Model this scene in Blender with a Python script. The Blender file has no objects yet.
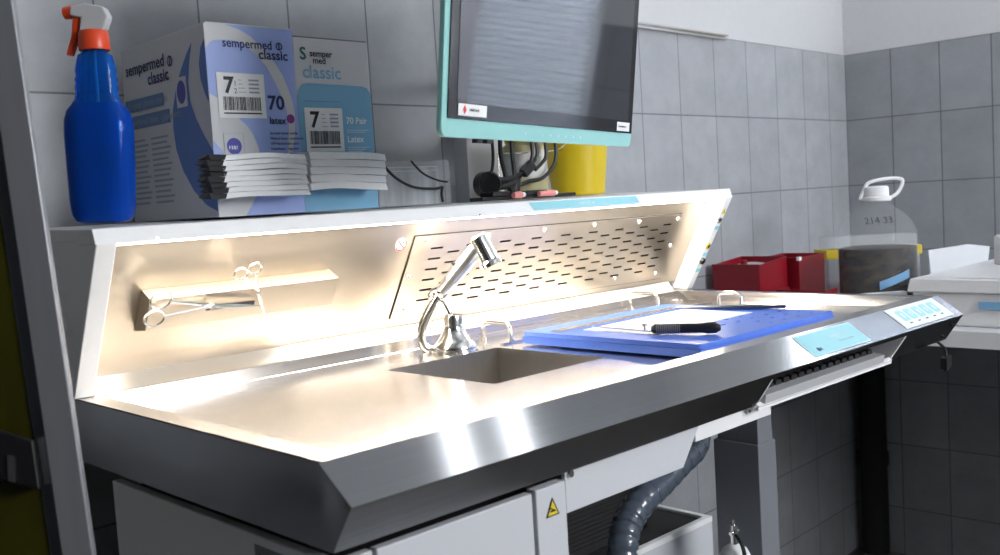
import bpy, bmesh, math, random
from mathutils import Vector, Matrix
random.seed(7)
U = 0.77          # scales the whole scene, camera included, down to real size
Z0 = 0.30         # floor lies this far below the unscaled scene's zero
YAW = 0.0329      # the bench stands a little askew to the walls
S = bpy.context.scene
col = S.collection
def T(p): return Vector((p[0]*U, p[1]*U, (p[2]+Z0)*U))

# ---------------------------------------------------------------- camera, world, light, exposure
cam_d = bpy.data.cameras.new('camera'); cam = bpy.data.objects.new('camera', cam_d); col.objects.link(cam)
S.camera = cam
cr = Vector((0.7135, -0.6980, -0.0607)).normalized(); cf = Vector((0.6939, 0.7160, -0.0772)).normalized()
cu = cr.cross(cf).normalized(); cr = cf.cross(cu).normalized()
M = Matrix((cr, cu, -cf)).transposed().to_4x4(); M.translation = T((0, 0, 1.16))
cam.matrix_world = M
cam_d.sensor_width = 36; cam_d.lens = 35.7; cam_d.clip_start = 0.02
cam_d.dof.use_dof = True; cam_d.dof.focus_distance = 1.36; cam_d.dof.aperture_fstop = 9
S.view_settings.view_transform = 'Standard'; S.view_settings.look = 'None'; S.view_settings.gamma = 1
S.view_settings.use_curve_mapping = False
S.view_settings.exposure = 0.4
w = bpy.data.worlds.new('world'); S.world = w; w.use_nodes = True
w.node_tree.nodes['Background'].inputs[0].default_value = (0.72, 0.83, 1, 1)
w.node_tree.nodes['Background'].inputs[1].default_value = 0.8
def area(name, p, d, sx, sy, power, colr, spread=180):
    l = bpy.data.lights.new(name, 'AREA'); l.shape = 'RECTANGLE'; l.size = sx*U; l.size_y = sy*U
    l.energy = power; l.color = colr; l.spread = math.radians(spread)
    o = bpy.data.objects.new(name, l); col.objects.link(o); o.location = T(p)
    o.rotation_euler = Vector(d).to_track_quat('-Z', 'Y').to_euler(); return o
area('daylight_right_window', (4.45, 0.70, 3.1), (-0.42, 0.0, -1), 1.1, 1.1, 1100, (0.92, 0.96, 1))
area('added_front_fill', (1.9, -2.12, 1.85), (0, 1, -0.08), 1.5, 1.1, 60, (0.97, 0.98, 1))  # fill light added to brighten the surfaces facing the front
area('ceiling_lamp_light', (2.34, 0.80, 2.90), (0, 0, -1), 0.05, 0.9, 0.4, (0.95, 0.97, 1))
area('ceiling_lamp_light', (2.64, 0.80, 2.90), (0, 0, -1), 0.05, 0.9, 0.4, (0.95, 0.97, 1))
area('hood_lamp_light', (1.262, 1.301, 1.1270), (0, 0.12, -1), 1.36, 0.026, 2.9, (1, 0.91, 0.80))

# ---------------------------------------------------------------- materials
MATS = {}
def mat(name, c=(.8, .8, .8), rough=.5, metal=0., **k):
    if name in MATS: return MATS[name]
    m = bpy.data.materials.new(name); m.use_nodes = True; nt = m.node_tree; b = nt.nodes['Principled BSDF']
    b.inputs['Base Color'].default_value = (*c, 1); b.inputs['Roughness'].default_value = rough; b.inputs['Metallic'].default_value = metal
    if 'aniso' in k:
        tg = nt.nodes.new('ShaderNodeTangent'); tg.direction_type = 'RADIAL'; tg.axis = 'X'
        nt.links.new(tg.outputs[0], b.inputs['Tangent']); b.inputs['Anisotropic'].default_value = k['aniso']; b.inputs['Anisotropic Rotation'].default_value = k.get('arot', 0)
    if 'trans' in k: b.inputs['Transmission Weight'].default_value = k['trans']
    if 'ior' in k: b.inputs['IOR'].default_value = k['ior']
    if 'alpha' in k: b.inputs['Alpha'].default_value = k['alpha']
    if 'coat' in k: b.inputs['Coat Weight'].default_value = k['coat']; b.inputs['Coat Roughness'].default_value = .08
    if 'emit' in k: b.inputs['Emission Color'].default_value = (*k['emit'][0], 1); b.inputs['Emission Strength'].default_value = k['emit'][1]
    if 'transl' in k:
        tl_ = nt.nodes.new('ShaderNodeBsdfTranslucent'); tl_.inputs[0].default_value = (*c, 1); ms = nt.nodes.new('ShaderNodeMixShader'); ms.inputs[0].default_value = k['transl']
        nt.links.new(b.outputs[0], ms.inputs[1]); nt.links.new(tl_.outputs[0], ms.inputs[2]); nt.links.new(ms.outputs[0], nt.nodes['Material Output'].inputs[0])
    if k.get('sss'): b.inputs['Subsurface Weight'].default_value = k['sss']; b.inputs['Subsurface Radius'].default_value = (.01, .01, .01)
    tc = nt.nodes.new('ShaderNodeTexCoord')
    if 'noise' in k:       # (scale vector, bump strength, roughness spread, value spread)
        sc, bs, rs, vs = k['noise']
        mp = nt.nodes.new('ShaderNodeMapping'); mp.inputs['Scale'].default_value = sc
        nz = nt.nodes.new('ShaderNodeTexNoise'); nz.inputs['Scale'].default_value = 1; nz.inputs['Detail'].default_value = 5
        nt.links.new(tc.outputs['Object'], mp.inputs[0]); nt.links.new(mp.outputs[0], nz.inputs[0])
        if bs:
            bp = nt.nodes.new('ShaderNodeBump'); bp.inputs['Strength'].default_value = bs; bp.inputs['Distance'].default_value = .002
            nt.links.new(nz.outputs[0], bp.inputs['Height']); nt.links.new(bp.outputs[0], b.inputs['Normal'])
        if rs:
            mr = nt.nodes.new('ShaderNodeMapRange'); mr.inputs[3].default_value = rough-rs; mr.inputs[4].default_value = rough+rs
            nt.links.new(nz.outputs[0], mr.inputs[0]); nt.links.new(mr.outputs[0], b.inputs['Roughness'])
        if vs:
            mr = nt.nodes.new('ShaderNodeMapRange'); mr.inputs[1].default_value = .3; mr.inputs[2].default_value = .7
            mr.inputs[3].default_value = 1-vs; mr.inputs[4].default_value = 1+vs
            mx = nt.nodes.new('ShaderNodeVectorMath'); mx.operation = 'SCALE'; mx.inputs[0].default_value = c
            nt.links.new(nz.outputs[0], mr.inputs[0]); nt.links.new(mr.outputs[0], mx.inputs['Scale']); nt.links.new(mx.outputs[0], b.inputs['Base Color'])
    MATS[name] = m; return m
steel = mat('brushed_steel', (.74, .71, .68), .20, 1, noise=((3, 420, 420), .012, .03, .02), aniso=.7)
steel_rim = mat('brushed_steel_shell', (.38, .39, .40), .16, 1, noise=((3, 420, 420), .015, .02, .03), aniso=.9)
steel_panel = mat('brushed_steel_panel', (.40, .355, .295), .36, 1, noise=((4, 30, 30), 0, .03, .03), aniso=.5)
chrome = mat('polished_chrome', (.95, .94, .92), .15, 1, noise=((8, 8, 8), 0, .02, 0))
bolt_m = mat('bolt_metal', (.85, .84, .82), .18, 1, noise=((40, 40, 40), 0, .04, 0))
satin = mat('satin_steel', (.72, .69, .64), .22, 1, noise=((50, 50, 50), 0, .05, .04))
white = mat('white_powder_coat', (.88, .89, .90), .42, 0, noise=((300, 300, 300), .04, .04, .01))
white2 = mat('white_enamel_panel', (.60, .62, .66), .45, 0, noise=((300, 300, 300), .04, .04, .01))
greyc = mat('grey_column_paint', (.20, .21, .235), .45, 0, noise=((200, 200, 200), .03, .04, .02))
pillar_m = mat('grey_pillar_paint', (.62, .63, .66), .6, 0, noise=((60, 60, 60), .03, .04, .02))
black = mat('black_plastic', (.012, .012, .014), .35, 0, noise=((90, 90, 90), .02, .06, 0))
blackm = mat('black_matt', (.012, .012, .013), .8, 0, noise=((90, 90, 90), .02, .06, 0))
rubber = mat('black_cable_rubber', (.012, .012, .012), .45, 0, noise=((90, 90, 90), .02, .06, 0))
teal = mat('teal_monitor_shell', (.30, .62, .60), .38, 0, noise=((90, 90, 90), 0, .04, .01))
screen_m = mat('glossy_black_screen', (.02, .022, .027), .05, 0, noise=((3, 3, 3), 0, .01, 0), ior=2.15)
board_m = mat('blue_polyethylene', (.10, .22, .80), .24, 0, noise=((120, 120, 120), .05, .05, .03), sss=.1)
turq = mat('turquoise_label', (.30, .66, .74), .4, 0, noise=((90, 90, 90), 0, .04, .02))
paper = mat('white_label_paper', (.82, .83, .84), .55, 0, noise=((200, 200, 200), .02, .04, .01))
ink = mat('black_ink', (.02, .02, .025), .5, 0, noise=((200, 200, 200), 0, .04, 0))
navy = mat('navy_ink', (.02, .03, .13), .5, 0, noise=((200, 200, 200), 0, .04, 0))
yellow = mat('yellow_plastic', (.64, .48, .008), .4, 0, noise=((40, 40, 40), .02, .05, .02))
redp = mat('red_plastic', (.24, .003, .012), .4, 0, noise=((40, 40, 40), .02, .05, .03))
plaster = mat('white_plaster', (.60, .61, .625), .85, 0, noise=((60, 60, 60), .15, .04, .015))
def plain_tile(name, c, wdt, x_ph, z_ph, axis):
    m = bpy.data.materials.new(name); m.use_nodes = True; nt = m.node_tree; b = nt.nodes['Principled BSDF']
    tc = nt.nodes.new('ShaderNodeTexCoord'); sx = nt.nodes.new('ShaderNodeSeparateXYZ'); nt.links.new(tc.outputs['Object'], sx.inputs[0])
    def lin(src, off):
        a = nt.nodes.new('ShaderNodeMath'); a.operation = 'MULTIPLY_ADD'; a.inputs[1].default_value = 1/U; a.inputs[2].default_value = off
        nt.links.new(src, a.inputs[0]); return a.outputs[0]
    cb = nt.nodes.new('ShaderNodeCombineXYZ')
    nt.links.new(lin(sx.outputs[axis], -x_ph + wdt*60), cb.inputs[0]); nt.links.new(lin(sx.outputs[2], -z_ph + .25*40), cb.inputs[1])
    br = nt.nodes.new('ShaderNodeTexBrick'); br.offset = 0; br.squash = 1; br.inputs['Scale'].default_value = 1
    br.inputs['Brick Width'].default_value = wdt; br.inputs['Row Height'].default_value = .25
    br.inputs['Mortar Size'].default_value = .0022; br.inputs['Mortar Smooth'].default_value = .25; br.inputs['Bias'].default_value = 0
    br.inputs['Color1'].default_value = (*[v*.95 for v in c], 1); br.inputs['Color2'].default_value = (*[v*1.06 for v in c], 1)
    br.inputs['Mortar'].default_value = (*[v*.42 for v in c], 1)
    nt.links.new(cb.outputs[0], br.inputs['Vector'])
    nz = nt.nodes.new('ShaderNodeTexNoise'); nz.inputs['Scale'].default_value = 9; nz.inputs['Detail'].default_value = 6; nz.inputs['Roughness'].default_value = .65
    nt.links.new(cb.outputs[0], nz.inputs['Vector'])
    mr = nt.nodes.new('ShaderNodeMapRange'); mr.inputs[1].default_value = .3; mr.inputs[2].default_value = .7; mr.inputs[3].default_value = .88; mr.inputs[4].default_value = 1.1
    nt.links.new(nz.outputs[0], mr.inputs[0])
    mx = nt.nodes.new('ShaderNodeVectorMath'); mx.operation = 'SCALE'; nt.links.new(br.outputs['Color'], mx.inputs[0]); nt.links.new(mr.outputs[0], mx.inputs['Scale'])
    nt.links.new(mx.outputs[0], b.inputs['Base Color'])
    ad = nt.nodes.new('ShaderNodeMath'); ad.operation = 'MULTIPLY_ADD'; ad.inputs[1].default_value = -1; ad.inputs[2].default_value = 1
    nt.links.new(br.outputs['Fac'], ad.inputs[0])
    bp = nt.nodes.new('ShaderNodeBump'); bp.inputs['Strength'].default_value = .5; bp.inputs['Distance'].default_value = .002
    nt.links.new(ad.outputs[0], bp.inputs['Height']); nt.links.new(bp.outputs[0], b.inputs['Normal'])
    b.inputs['Roughness'].default_value = .34
    return m
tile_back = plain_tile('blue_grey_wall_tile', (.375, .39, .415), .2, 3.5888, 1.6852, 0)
tile_right = plain_tile('shaded_wall_tile', (.275, .288, .31), .1766, 1.6959, 1.6852, 1)  # same tile, darkened in colour because the window wall is backlit
floor_m = plain_tile('dark_floor_tile', (.22, .21, .20), .3, 0, 0, 0)

# ---------------------------------------------------------------- mesh helpers
ORG = {}
class MB:
    def __init__(s): s.bm = bmesh.new()
    def face(s, pts, closed=True):
        vs = [s.bm.verts.new(p) for p in pts]; s.bm.faces.new(vs); return s
    def hexa(s, p):      # 8 points: bottom ring 0-3, top ring 4-7
        v = [s.bm.verts.new(q) for q in p]
        for f in ((3, 2, 1, 0), (4, 5, 6, 7), (0, 1, 5, 4), (1, 2, 6, 5), (2, 3, 7, 6), (3, 0, 4, 7)): s.bm.faces.new([v[i] for i in f])
        return s
    def box(s, x0, x1, y0, y1, z0, z1):
        return s.hexa([(x0, y0, z0), (x1, y0, z0), (x1, y1, z0), (x0, y1, z0), (x0, y0, z1), (x1, y0, z1), (x1, y1, z1), (x0, y1, z1)])
    def obox(s, o, a, b, c):   # corner o and three edge vectors
        o, a, b, c = map(Vector, (o, a, b, c)); return s.hexa([o, o+a, o+a+b, o+b, o+c, o+a+c, o+a+b+c, o+b+c])
    def extr(s, pts, d):       # closed polygon of 3D points swept by d
        d = Vector(d); a = [s.bm.verts.new(p) for p in pts]; b = [s.bm.verts.new(Vector(p)+d) for p in pts]; n = len(a)
        s.bm.faces.new(a[::-1]); s.bm.faces.new(b)
        for i in range(n): s.bm.faces.new([a[i], a[(i+1) % n], b[(i+1) % n], b[i]])
        return s
    def prism_x(s, yz, x0, x1): return s.extr([(x0, y, z) for y, z in yz], (x1-x0, 0, 0))
    def tube(s, pts, r, seg=10, caps=True, closed=False):
        pts = [Vector(p) for p in pts]; n = len(pts); rs = r if isinstance(r, (list, tuple)) else [r]*n
        rings = []; prev = None
        for i, p in enumerate(pts):
            a = pts[i-1] if (i or closed) else p; b = pts[(i+1) % n] if (i < n-1 or closed) else p
            t = (b-a).normalized()
            if prev is None:
                prev = t.orthogonal().normalized()
            x = (prev - t*prev.dot(t)).normalized(); prev = x; y = t.cross(x)
            rings.append([s.bm.verts.new(p + x*rs[i]*math.cos(k*2*math.pi/seg) + y*rs[i]*math.sin(k*2*math.pi/seg)) for k in range(seg)])
        for i in range(n if closed else n-1):
            A, B = rings[i], rings[(i+1) % n]
            for k in range(seg): s.bm.faces.new([A[k], A[(k+1) % seg], B[(k+1) % seg], B[k]])
        if caps and not closed: s.bm.faces.new(rings[0][::-1]); s.bm.faces.new(rings[-1])
        return s
    def cyl(s, p0, p1, r0, r1=None, seg=20): return s.tube([p0, p1], [r0, r0 if r1 is None else r1], seg)
    def lathe(s, o, prof, seg=28, sx=1, sy=1, rot=0, sq=0, tilt=None):   # prof (r,z); sq squareness
        o = Vector(o); rings = []
        for r, z in prof:
            ring = []
            for k in range(seg):
                a = k*2*math.pi/seg; c_, s_ = math.cos(a), math.sin(a)
                f = 1.0
                if sq: f = 1/((abs(c_)**(2+sq) + abs(s_)**(2+sq))**(1/(2+sq)))
                x, y = r*c_*f*sx, r*s_*f*sy
                v = Vector((x*math.cos(rot)-y*math.sin(rot), x*math.sin(rot)+y*math.cos(rot), z))
                if tilt is not None: v = tilt @ v
                ring.append(s.bm.verts.new(o+v))
            rings.append(ring)
        for A, B in zip(rings, rings[1:]):
            for k in range(seg): s.bm.faces.new([A[k], A[(k+1) % seg], B[(k+1) % seg], B[k]])
        s.bm.faces.new(rings[0][::-1]); s.bm.faces.new(rings[-1]); return s
def tag(o, label, cat=None, group=None, kind=None):
    if label: o['label'] = label
    if cat: o['category'] = cat
    if group: o['group'] = group
    if kind: o['kind'] = kind
    return o
def mk(name, mb, m, parent=None, org=None, bev=0, label=None, smooth=True, wall=False, recalc=True):
    bm = mb.bm; base = ORG[parent.name] if parent else Vector(org if org is not None else (0, 0, 0))
    if recalc: bmesh.ops.recalc_face_normals(bm, faces=bm.faces)
    for v in bm.verts:
        v.co = (v.co-base)*U
    if wall:
        pass
    me = bpy.data.meshes.new(name); bm.to_mesh(me); bm.free()
    o = bpy.data.objects.new(name, me); col.objects.link(o); me.materials.append(m)
    if smooth:
        for p in me.polygons: p.use_smooth = True
        me.set_sharp_from_angle(angle=math.radians(38))
    if parent: o.parent = parent
    else: o.location = T(base)
    ORG[o.name] = base.copy()
    if bev:
        b = o.modifiers.new('bevel', 'BEVEL'); b.width = bev*U; b.segments = 2; b.limit_method = 'ANGLE'; b.angle_limit = math.radians(40)
        b.harden_normals = True
    if label: o['label'] = label
    return o
def thing(name, loc, label, cat, group=None):
    o = bpy.data.objects.new(name, None); col.objects.link(o); o.location = T(loc); o.empty_display_size = .05
    ORG[o.name] = Vector(loc); return tag(o, label, cat, group)
def dup(root, loc, label):
    def cp(o, par):
        c = o.copy(); col.objects.link(c); c.parent = par; ORG[c.name] = ORG[o.name].copy()
        for ch in list(o.children): cp(ch, c)
        return c
    r = cp(root, None); r.location = T(loc); r['label'] = label; return r
class Frame:
    def __init__(s, o, ux, uy): s.o = Vector(o); s.x = Vector(ux).normalized(); s.y = Vector(uy).normalized(); s.n = s.x.cross(s.y)
    def P(s, u, v, e=0): return s.o + s.x*u + s.y*v + s.n*e
def flat(name, polys, F, m, parent, e=.0006, th=.0002, label=None):
    mb = MB()
    for poly in polys: mb.extr([F.P(u, v, e-th) for u, v in poly], F.n*th)
    return mk(name, mb, m, parent, label=label, smooth=False)
def rect(u0, v0, u1, v1): return [(u0, v0), (u1, v0), (u1, v1), (u0, v1)]
def disc(u, v, r, n=20, ry=None): return [(u+r*math.cos(2*math.pi*k/n), v+(ry or r)*math.sin(2*math.pi*k/n)) for k in range(n)]
def ring_polys(u, v, r0, r1, n=24):
    out = []
    for k in range(n):
        a, b = 2*math.pi*k/n, 2*math.pi*(k+1)/n
        out.append([(u+r0*math.cos(a), v+r0*math.sin(a)), (u+r1*math.cos(a), v+r1*math.sin(a)), (u+r1*math.cos(b), v+r1*math.sin(b)), (u+r0*math.cos(b), v+r0*math.sin(b))])
    return out
def text(name, s, size, F, u, v, m, parent, bold=0, align='LEFT', e=.0007, sx=1):
    cu_ = bpy.data.curves.new('t', 'FONT'); cu_.body = s; cu_.size = size; cu_.offset = bold*size; cu_.align_x = align; cu_.resolution_u = 3
    o = bpy.data.objects.new('t', cu_); col.objects.link(o); dg = bpy.context.evaluated_depsgraph_get()
    me = bpy.data.meshes.new_from_object(o.evaluated_get(dg)); bpy.data.objects.remove(o)
    base = ORG[parent.name]
    for vt in me.vertices: vt.co = (F.P(u+vt.co.x*sx, v+vt.co.y, e) - base)*U
    me.materials.clear(); me.materials.append(m); me.name = name
    ob = bpy.data.objects.new(name, me); col.objects.link(ob); ob.parent = parent; ORG[ob.name] = base.copy(); return ob
def scribble(name, u, v, h, n, F, m, parent, e=.0016, seed=1, wide=.62):
    rr = random.Random(seed); ps = []; x = u
    for k in range(n):
        w_ = h*wide*rr.uniform(.75, 1.15); t_ = h*.2
        ps.append(rect(x, v, x+t_, v+h*rr.choice([.75, 1, 1])))
        ps.append(rect(x+t_, v+h*rr.choice([0, .4, .65]), x+w_*.8, v+h*rr.choice([.75, .85])))
        x += w_+h*.14
    return flat(name, ps, F, m, parent, e=e)
def plate(name, outline, holes, F, th, m, parent, e=0):
    """flat sheet with real holes cut through it"""
    cu_ = bpy.data.curves.new('p', 'CURVE'); cu_.dimensions = '2D'; cu_.fill_mode = 'BOTH'; cu_.extrude = th/2
    for poly in [outline]+holes:
        sp = cu_.splines.new('POLY'); sp.points.add(len(poly)-1); sp.use_cyclic_u = True
        for p, (a, b) in zip(sp.points, poly): p.co = (a, b, 0, 1)
    o = bpy.data.objects.new('p', cu_); col.objects.link(o); dg = bpy.context.evaluated_depsgraph_get()
    me = bpy.data.meshes.new_from_object(o.evaluated_get(dg)); bpy.data.objects.remove(o)
    base = ORG[parent.name]
    for vt in me.vertices: vt.co = (F.P(vt.co.x, vt.co.y, e+vt.co.z) - base)*U
    me.materials.clear(); me.materials.append(m); me.name = name
    ob = bpy.data.objects.new(name, me); col.objects.link(ob); ob.parent = parent; ORG[ob.name] = base.copy(); return ob
def slot(u, v, l, h, n=6):
    p = []
    for k in range(n+1): a = -math.pi/2+math.pi*k/n; p.append((u+l/2-h/2+h/2*math.cos(a), v+h/2*math.sin(a)))
    for k in range(n+1): a = math.pi/2+math.pi*k/n; p.append((u-l/2+h/2+h/2*math.cos(a), v+h/2*math.sin(a)))
    return p
def spline(pts, n=8):
    pts = [Vector(p) for p in pts]; P = [pts[0]]+pts+[pts[-1]]; out = []
    for i in range(1, len(P)-2):
        for k in range(n):
            t = k/n; a, b, c_, d = P[i-1], P[i], P[i+1], P[i+2]
            out.append(.5*((2*b)+(c_-a)*t+(2*a-5*b+4*c_-d)*t*t+(3*b-a-3*c_+d)*t**3))
    return out+[pts[-1]]

# ---------------------------------------------------------------- room shell
def struct(name, mb, m, rot=True, smooth=False):
    o = mk(name, mb, m, org=(0, 0, -Z0), smooth=smooth); o['kind'] = 'structure'
    if rot: o.rotation_euler = (0, 0, YAW)
    return o
D, XC, ZT, ZC = 1.696, 3.734, 1.6352, 2.95
struct('wall_back', MB().box(-1.6, XC+.1, D+.006, D+.12, -Z0, ZC), plaster)
struct('trim_1', MB().box(-1.6, XC, D, D+.006, -Z0, ZT), tile_back)
wr = MB(); wy0, wy1, wz0, wz1 = .10, .76, .95, 2.35
wr.box(XC+.006, XC+.12, wy1, D+.12, -Z0, ZC); wr.box(XC+.006, XC+.12, -2.2, wy0, -Z0, ZC)
wr.box(XC+.006, XC+.12, wy0, wy1, -Z0, wz0); wr.box(XC+.006, XC+.12, wy0, wy1, wz1, ZC)
struct('wall_right', wr, plaster)
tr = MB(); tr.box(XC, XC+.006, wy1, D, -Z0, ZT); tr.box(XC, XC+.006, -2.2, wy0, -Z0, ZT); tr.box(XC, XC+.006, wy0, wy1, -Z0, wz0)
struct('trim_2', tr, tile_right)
struct('wall_left', MB().box(-1.7, -1.6, -2.2, D+.1, -Z0, ZC), mat('dim_wall_paint', (.035, .035, .04), .8, 0, noise=((20, 20, 20), .05, .04, .02)))
struct('wall_front', MB().box(-1.7, XC+.1, -2.3, -2.2, -Z0, ZC), mat('grey_wall_paint', (.60, .61, .63), .8, 0, noise=((20, 20, 20), .05, .04, .02)))
struct('floor', MB().box(-1.7, XC+.1, -2.3, D+.1, -Z0-.05, -Z0), floor_m)
struct('ceiling', MB().box(-1.7, XC+.1, -2.3, D+.1, ZC, ZC+.05), mat('ceiling_paint', (.55, .56, .58), .85, 0, noise=((60, 60, 60), .1, .04, .01)))
ob_ = mk('added_dark_wall', MB().box(5.6, 5.8, -1.5, 3.5, -Z0, 2.6), mat('dark_backdrop', (.03, .03, .035), .9, 0, noise=((5, 5, 5), .1, .04, .02)), org=(5.7, 1, -Z0)); tag(ob_, 'unseen dark wall added beyond the right-hand window to darken the blind gaps', 'wall'); ob_['kind'] = 'structure'  # added outside so the gaps between the blind slats mirror dark
# window with a frame, pane and blind on the right-hand wall (seen mirrored in the monitor)
wn = struct('window_1', MB().box(XC+.02, XC+.05, wy0, wy0+.035, wz0, wz1).box(XC+.02, XC+.05, wy1-.035, wy1, wz0, wz1).box(XC+.02, XC+.05, wy0, wy1, wz0, wz0+.035).box(XC+.02, XC+.05, wy0, wy1, wz1-.035, wz1), white)
ORG[wn.name] = Vector((0, 0, -Z0))
mk('pane', MB().box(XC+.032, XC+.036, wy0+.035, wy1-.035, wz0+.035, wz1-.035), mat('window_glass', (1, 1, 1), .02, 0, trans=1, ior=1.05, noise=((3, 3, 3), 0, .01, 0)), wn)
bl = thing('window_blind', (XC-.02, .49, wz1), 'grey slatted venetian blind hanging over the window, mirrored in the screen', 'blind')
sl = MB()
z = wz1-.03
while z > wz0-.02:
    sl.obox((XC-.032, .255, z), (.020, 0, .0205), (0, .475, 0), (.0006, 0, -.0002)); z -= .0265
mk('slats', sl, mat('blind_slat_translucent', (.70, .74, .80), .45, 0, noise=((30, 30, 30), 0, .04, .02), transl=.5), bl, smooth=False)
mk('head_rail', MB().box(XC-.038, XC-.006, .25, .735, wz1-.02, wz1+.02), white, bl, bev=.002)
mk('cords', MB().tube([(XC-.024, .34, wz1), (XC-.024, .34, wz0-.02)], .0012, 6).tube([(XC-.024, .64, wz1), (XC-.024, .64, wz0-.02)], .0012, 6), white, bl)
bl.rotation_euler = (0, 0, YAW)
def WF(x, y, z): c_, s_ = math.cos(YAW), math.sin(YAW); return (x*c_-y*s_, x*s_+y*c_, z)
bl.location = T(WF(XC-.02, .49, wz1))
# pilaster, dark corner pipe, metal trim strip on the back wall
struct('trim_3', MB().box(1.625, 1.80, D-.045, D+.001, -Z0, ZC), pillar_m)
rail = mk('wall_rail', MB().box(2.20, 2.857, D-.016, D-.001, 1.628, 1.632).box(2.20, 2.857, D-.016, D-.001, 1.6395, 1.6435).box(2.20, 2.857, D-.005, D-.001, 1.632, 1.640), satin, org=(2.5, D, 1.63))
tag(rail, 'thin double metal rail along the top edge of the wall tiles', 'rail'); rail.rotation_euler = (0, 0, YAW); rail.location = T(WF(2.5, D, 1.63))
pipe = thing('corner_pipe', (3.63, 1.66, -Z0), 'dark vertical pipe in the tiled corner below the counter', 'pipe')
mk('riser', MB().cyl((3.655, 1.745, -Z0), (3.655, 1.745, .698), .052, seg=24), blackm, pipe)
mk('collar', MB().cyl((3.655, 1.745, .05), (3.655, 1.745, .10), .058, seg=24), blackm, pipe)
# ceiling lamps
t = thing('ceiling_lamp', (2.49, .80, ZC), 'twin-tube ceiling lamp above the right end of the bench', 'lamp')
mk('housing', MB().box(2.26, 2.72, .30, 1.30, ZC-.022, ZC-.001), white, t, bev=.002)
for x in (2.34, 2.64): mk('tube', MB().cyl((x, .34, ZC-.036), (x, 1.26, ZC-.036), .013, seg=14), mat('lamp_tube', (.9, .9, .9), .5, 0, emit=((.95, .97, 1), 5.0)), t)
w2 = struct('added_window', MB().box(1.12, 1.16, -2.199, -2.17, 1.27, 2.43).box(2.64, 2.68, -2.199, -2.17, 1.27, 2.43).box(1.16, 2.64, -2.199, -2.17, 1.27, 1.31).box(1.16, 2.64, -2.199, -2.17, 2.39, 2.43), white, rot=False)  # unseen window frame added around the front fill light
ORG[w2.name] = Vector((0, 0, -Z0))
mk('pane', MB().box(1.16, 2.64, -2.19, -2.18, 1.31, 2.39), mat('fill_glow_pane', (.8, .85, .9), .4, 0, emit=((.88, .94, 1), 2.0)), w2, smooth=False)  # glowing pane added as a source of frontal light

# ---------------------------------------------------------------- the grossing bench
X0, X1 = .519, 1.977
bench = thing('dissection_bench', (1.25, 1.2, -Z0), 'long brushed steel dissection workbench with slanted front and lit rear hood', 'workbench')
yA, yB, zB, yC, zC = .801, .7516, .885, .7873, .8334
yBK = 1.66
top_z, bas = .92, .900
# outer shell: left face, bevel, front lower face with a notch for the keyboard tray, right face
KX0, KX1 = 1.275, 1.735
sh = MB()
sh.extr([(X0, yA, .92), (X0, yB, zB), (X0, yC, zC), (X0, yBK, zC), (X0, yBK, .92)], (.004, 0, 0))
sh.extr([(X1-.004, yA, .92), (X1-.004, yB, zB), (X1-.004, yC, zC), (X1-.004, yBK, zC), (X1-.004, yBK, .92)], (.004, 0, 0))
def fr(x, t, off=0):  # point on the lower front face, t from the outer edge down
    n = Vector((0, -(zB-zC), -(yC-yB))).normalized()
    return Vector((x, yB+(yC-yB)*t, zB+(zC-zB)*t)) - n*off
sh.obox((X0+.004, yA, .92), (X1-X0-.008, 0, 0), (0, yB-yA, zB-.92), (0, .002, -.003))
kt = .17
def frq(x0, x1, t0, t1): sh.hexa([fr(x0, t1, .003), fr(x1, t1, .003), fr(x1, t1), fr(x0, t1), fr(x0, t0, .003), fr(x1, t0, .003), fr(x1, t0), fr(x0, t0)])
frq(X0+.004, X1-.004, 0, kt); frq(X0+.004, KX0, kt, 1); frq(KX1, X1-.004, kt, 1)
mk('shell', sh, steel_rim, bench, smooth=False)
# worktop: rims, sloped faces, basin floor around the sink
RX0, RX1, RY0, RY1 = .553, 1.945, .835, 1.398
wt = MB()
def ringface(a, b, skip=()):
    for i in range(4):
        if i in skip: continue
        j = (i+1) % 4; wt.face([a[i], a[j], b[j], b[i]])
def rc(x0, x1, y0, y1, z): return [(x0, y0, z), (x1, y0, z), (x1, y1, z), (x0, y1, z)]
o_ = rc(X0, X1, yA, yBK, .92); i_ = rc(RX0, RX1, RY0, RY1, .92); b_ = rc(RX0+.012, RX1-.006, RY0+.010, RY1, bas)
ringface(o_, i_); ringface(i_, b_)
SX0, SX1, SY0, SY1 = .960, 1.210, 1.016, 1.266
s0 = rc(SX0, SX1, SY0, SY1, bas); ringface(b_, s0)
mk('worktop', wt, steel, bench, smooth=False, recalc=True)
sk = MB()
s1 = rc(SX0+.012, SX1-.012, SY0+.012, SY1-.012, bas-.17)
for i in range(4):
    j = (i+1) % 4; sk.face([s0[i], s0[j], s1[j], s1[i]])
sk.face(s1)
bmesh.ops.remove_doubles(sk.bm, verts=sk.bm.verts, dist=.0001)
sink = mk('sink', sk, mat('sink_steel', (.46, .44, .41), .30, 1, noise=((260, 260, 3), .02, .04, .03)), bench, smooth=False)
mk('drain', MB().lathe((1.085, 1.14, bas-.170), [(.026, 0), (.026, .003), (.018, .004), (.016, .001)]), chrome, sink)
# support rails under the front
mk('underframe', MB().box(X0+.01, X1-.01, .80, yBK, .828, .833), greyc, bench, smooth=False)

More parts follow.
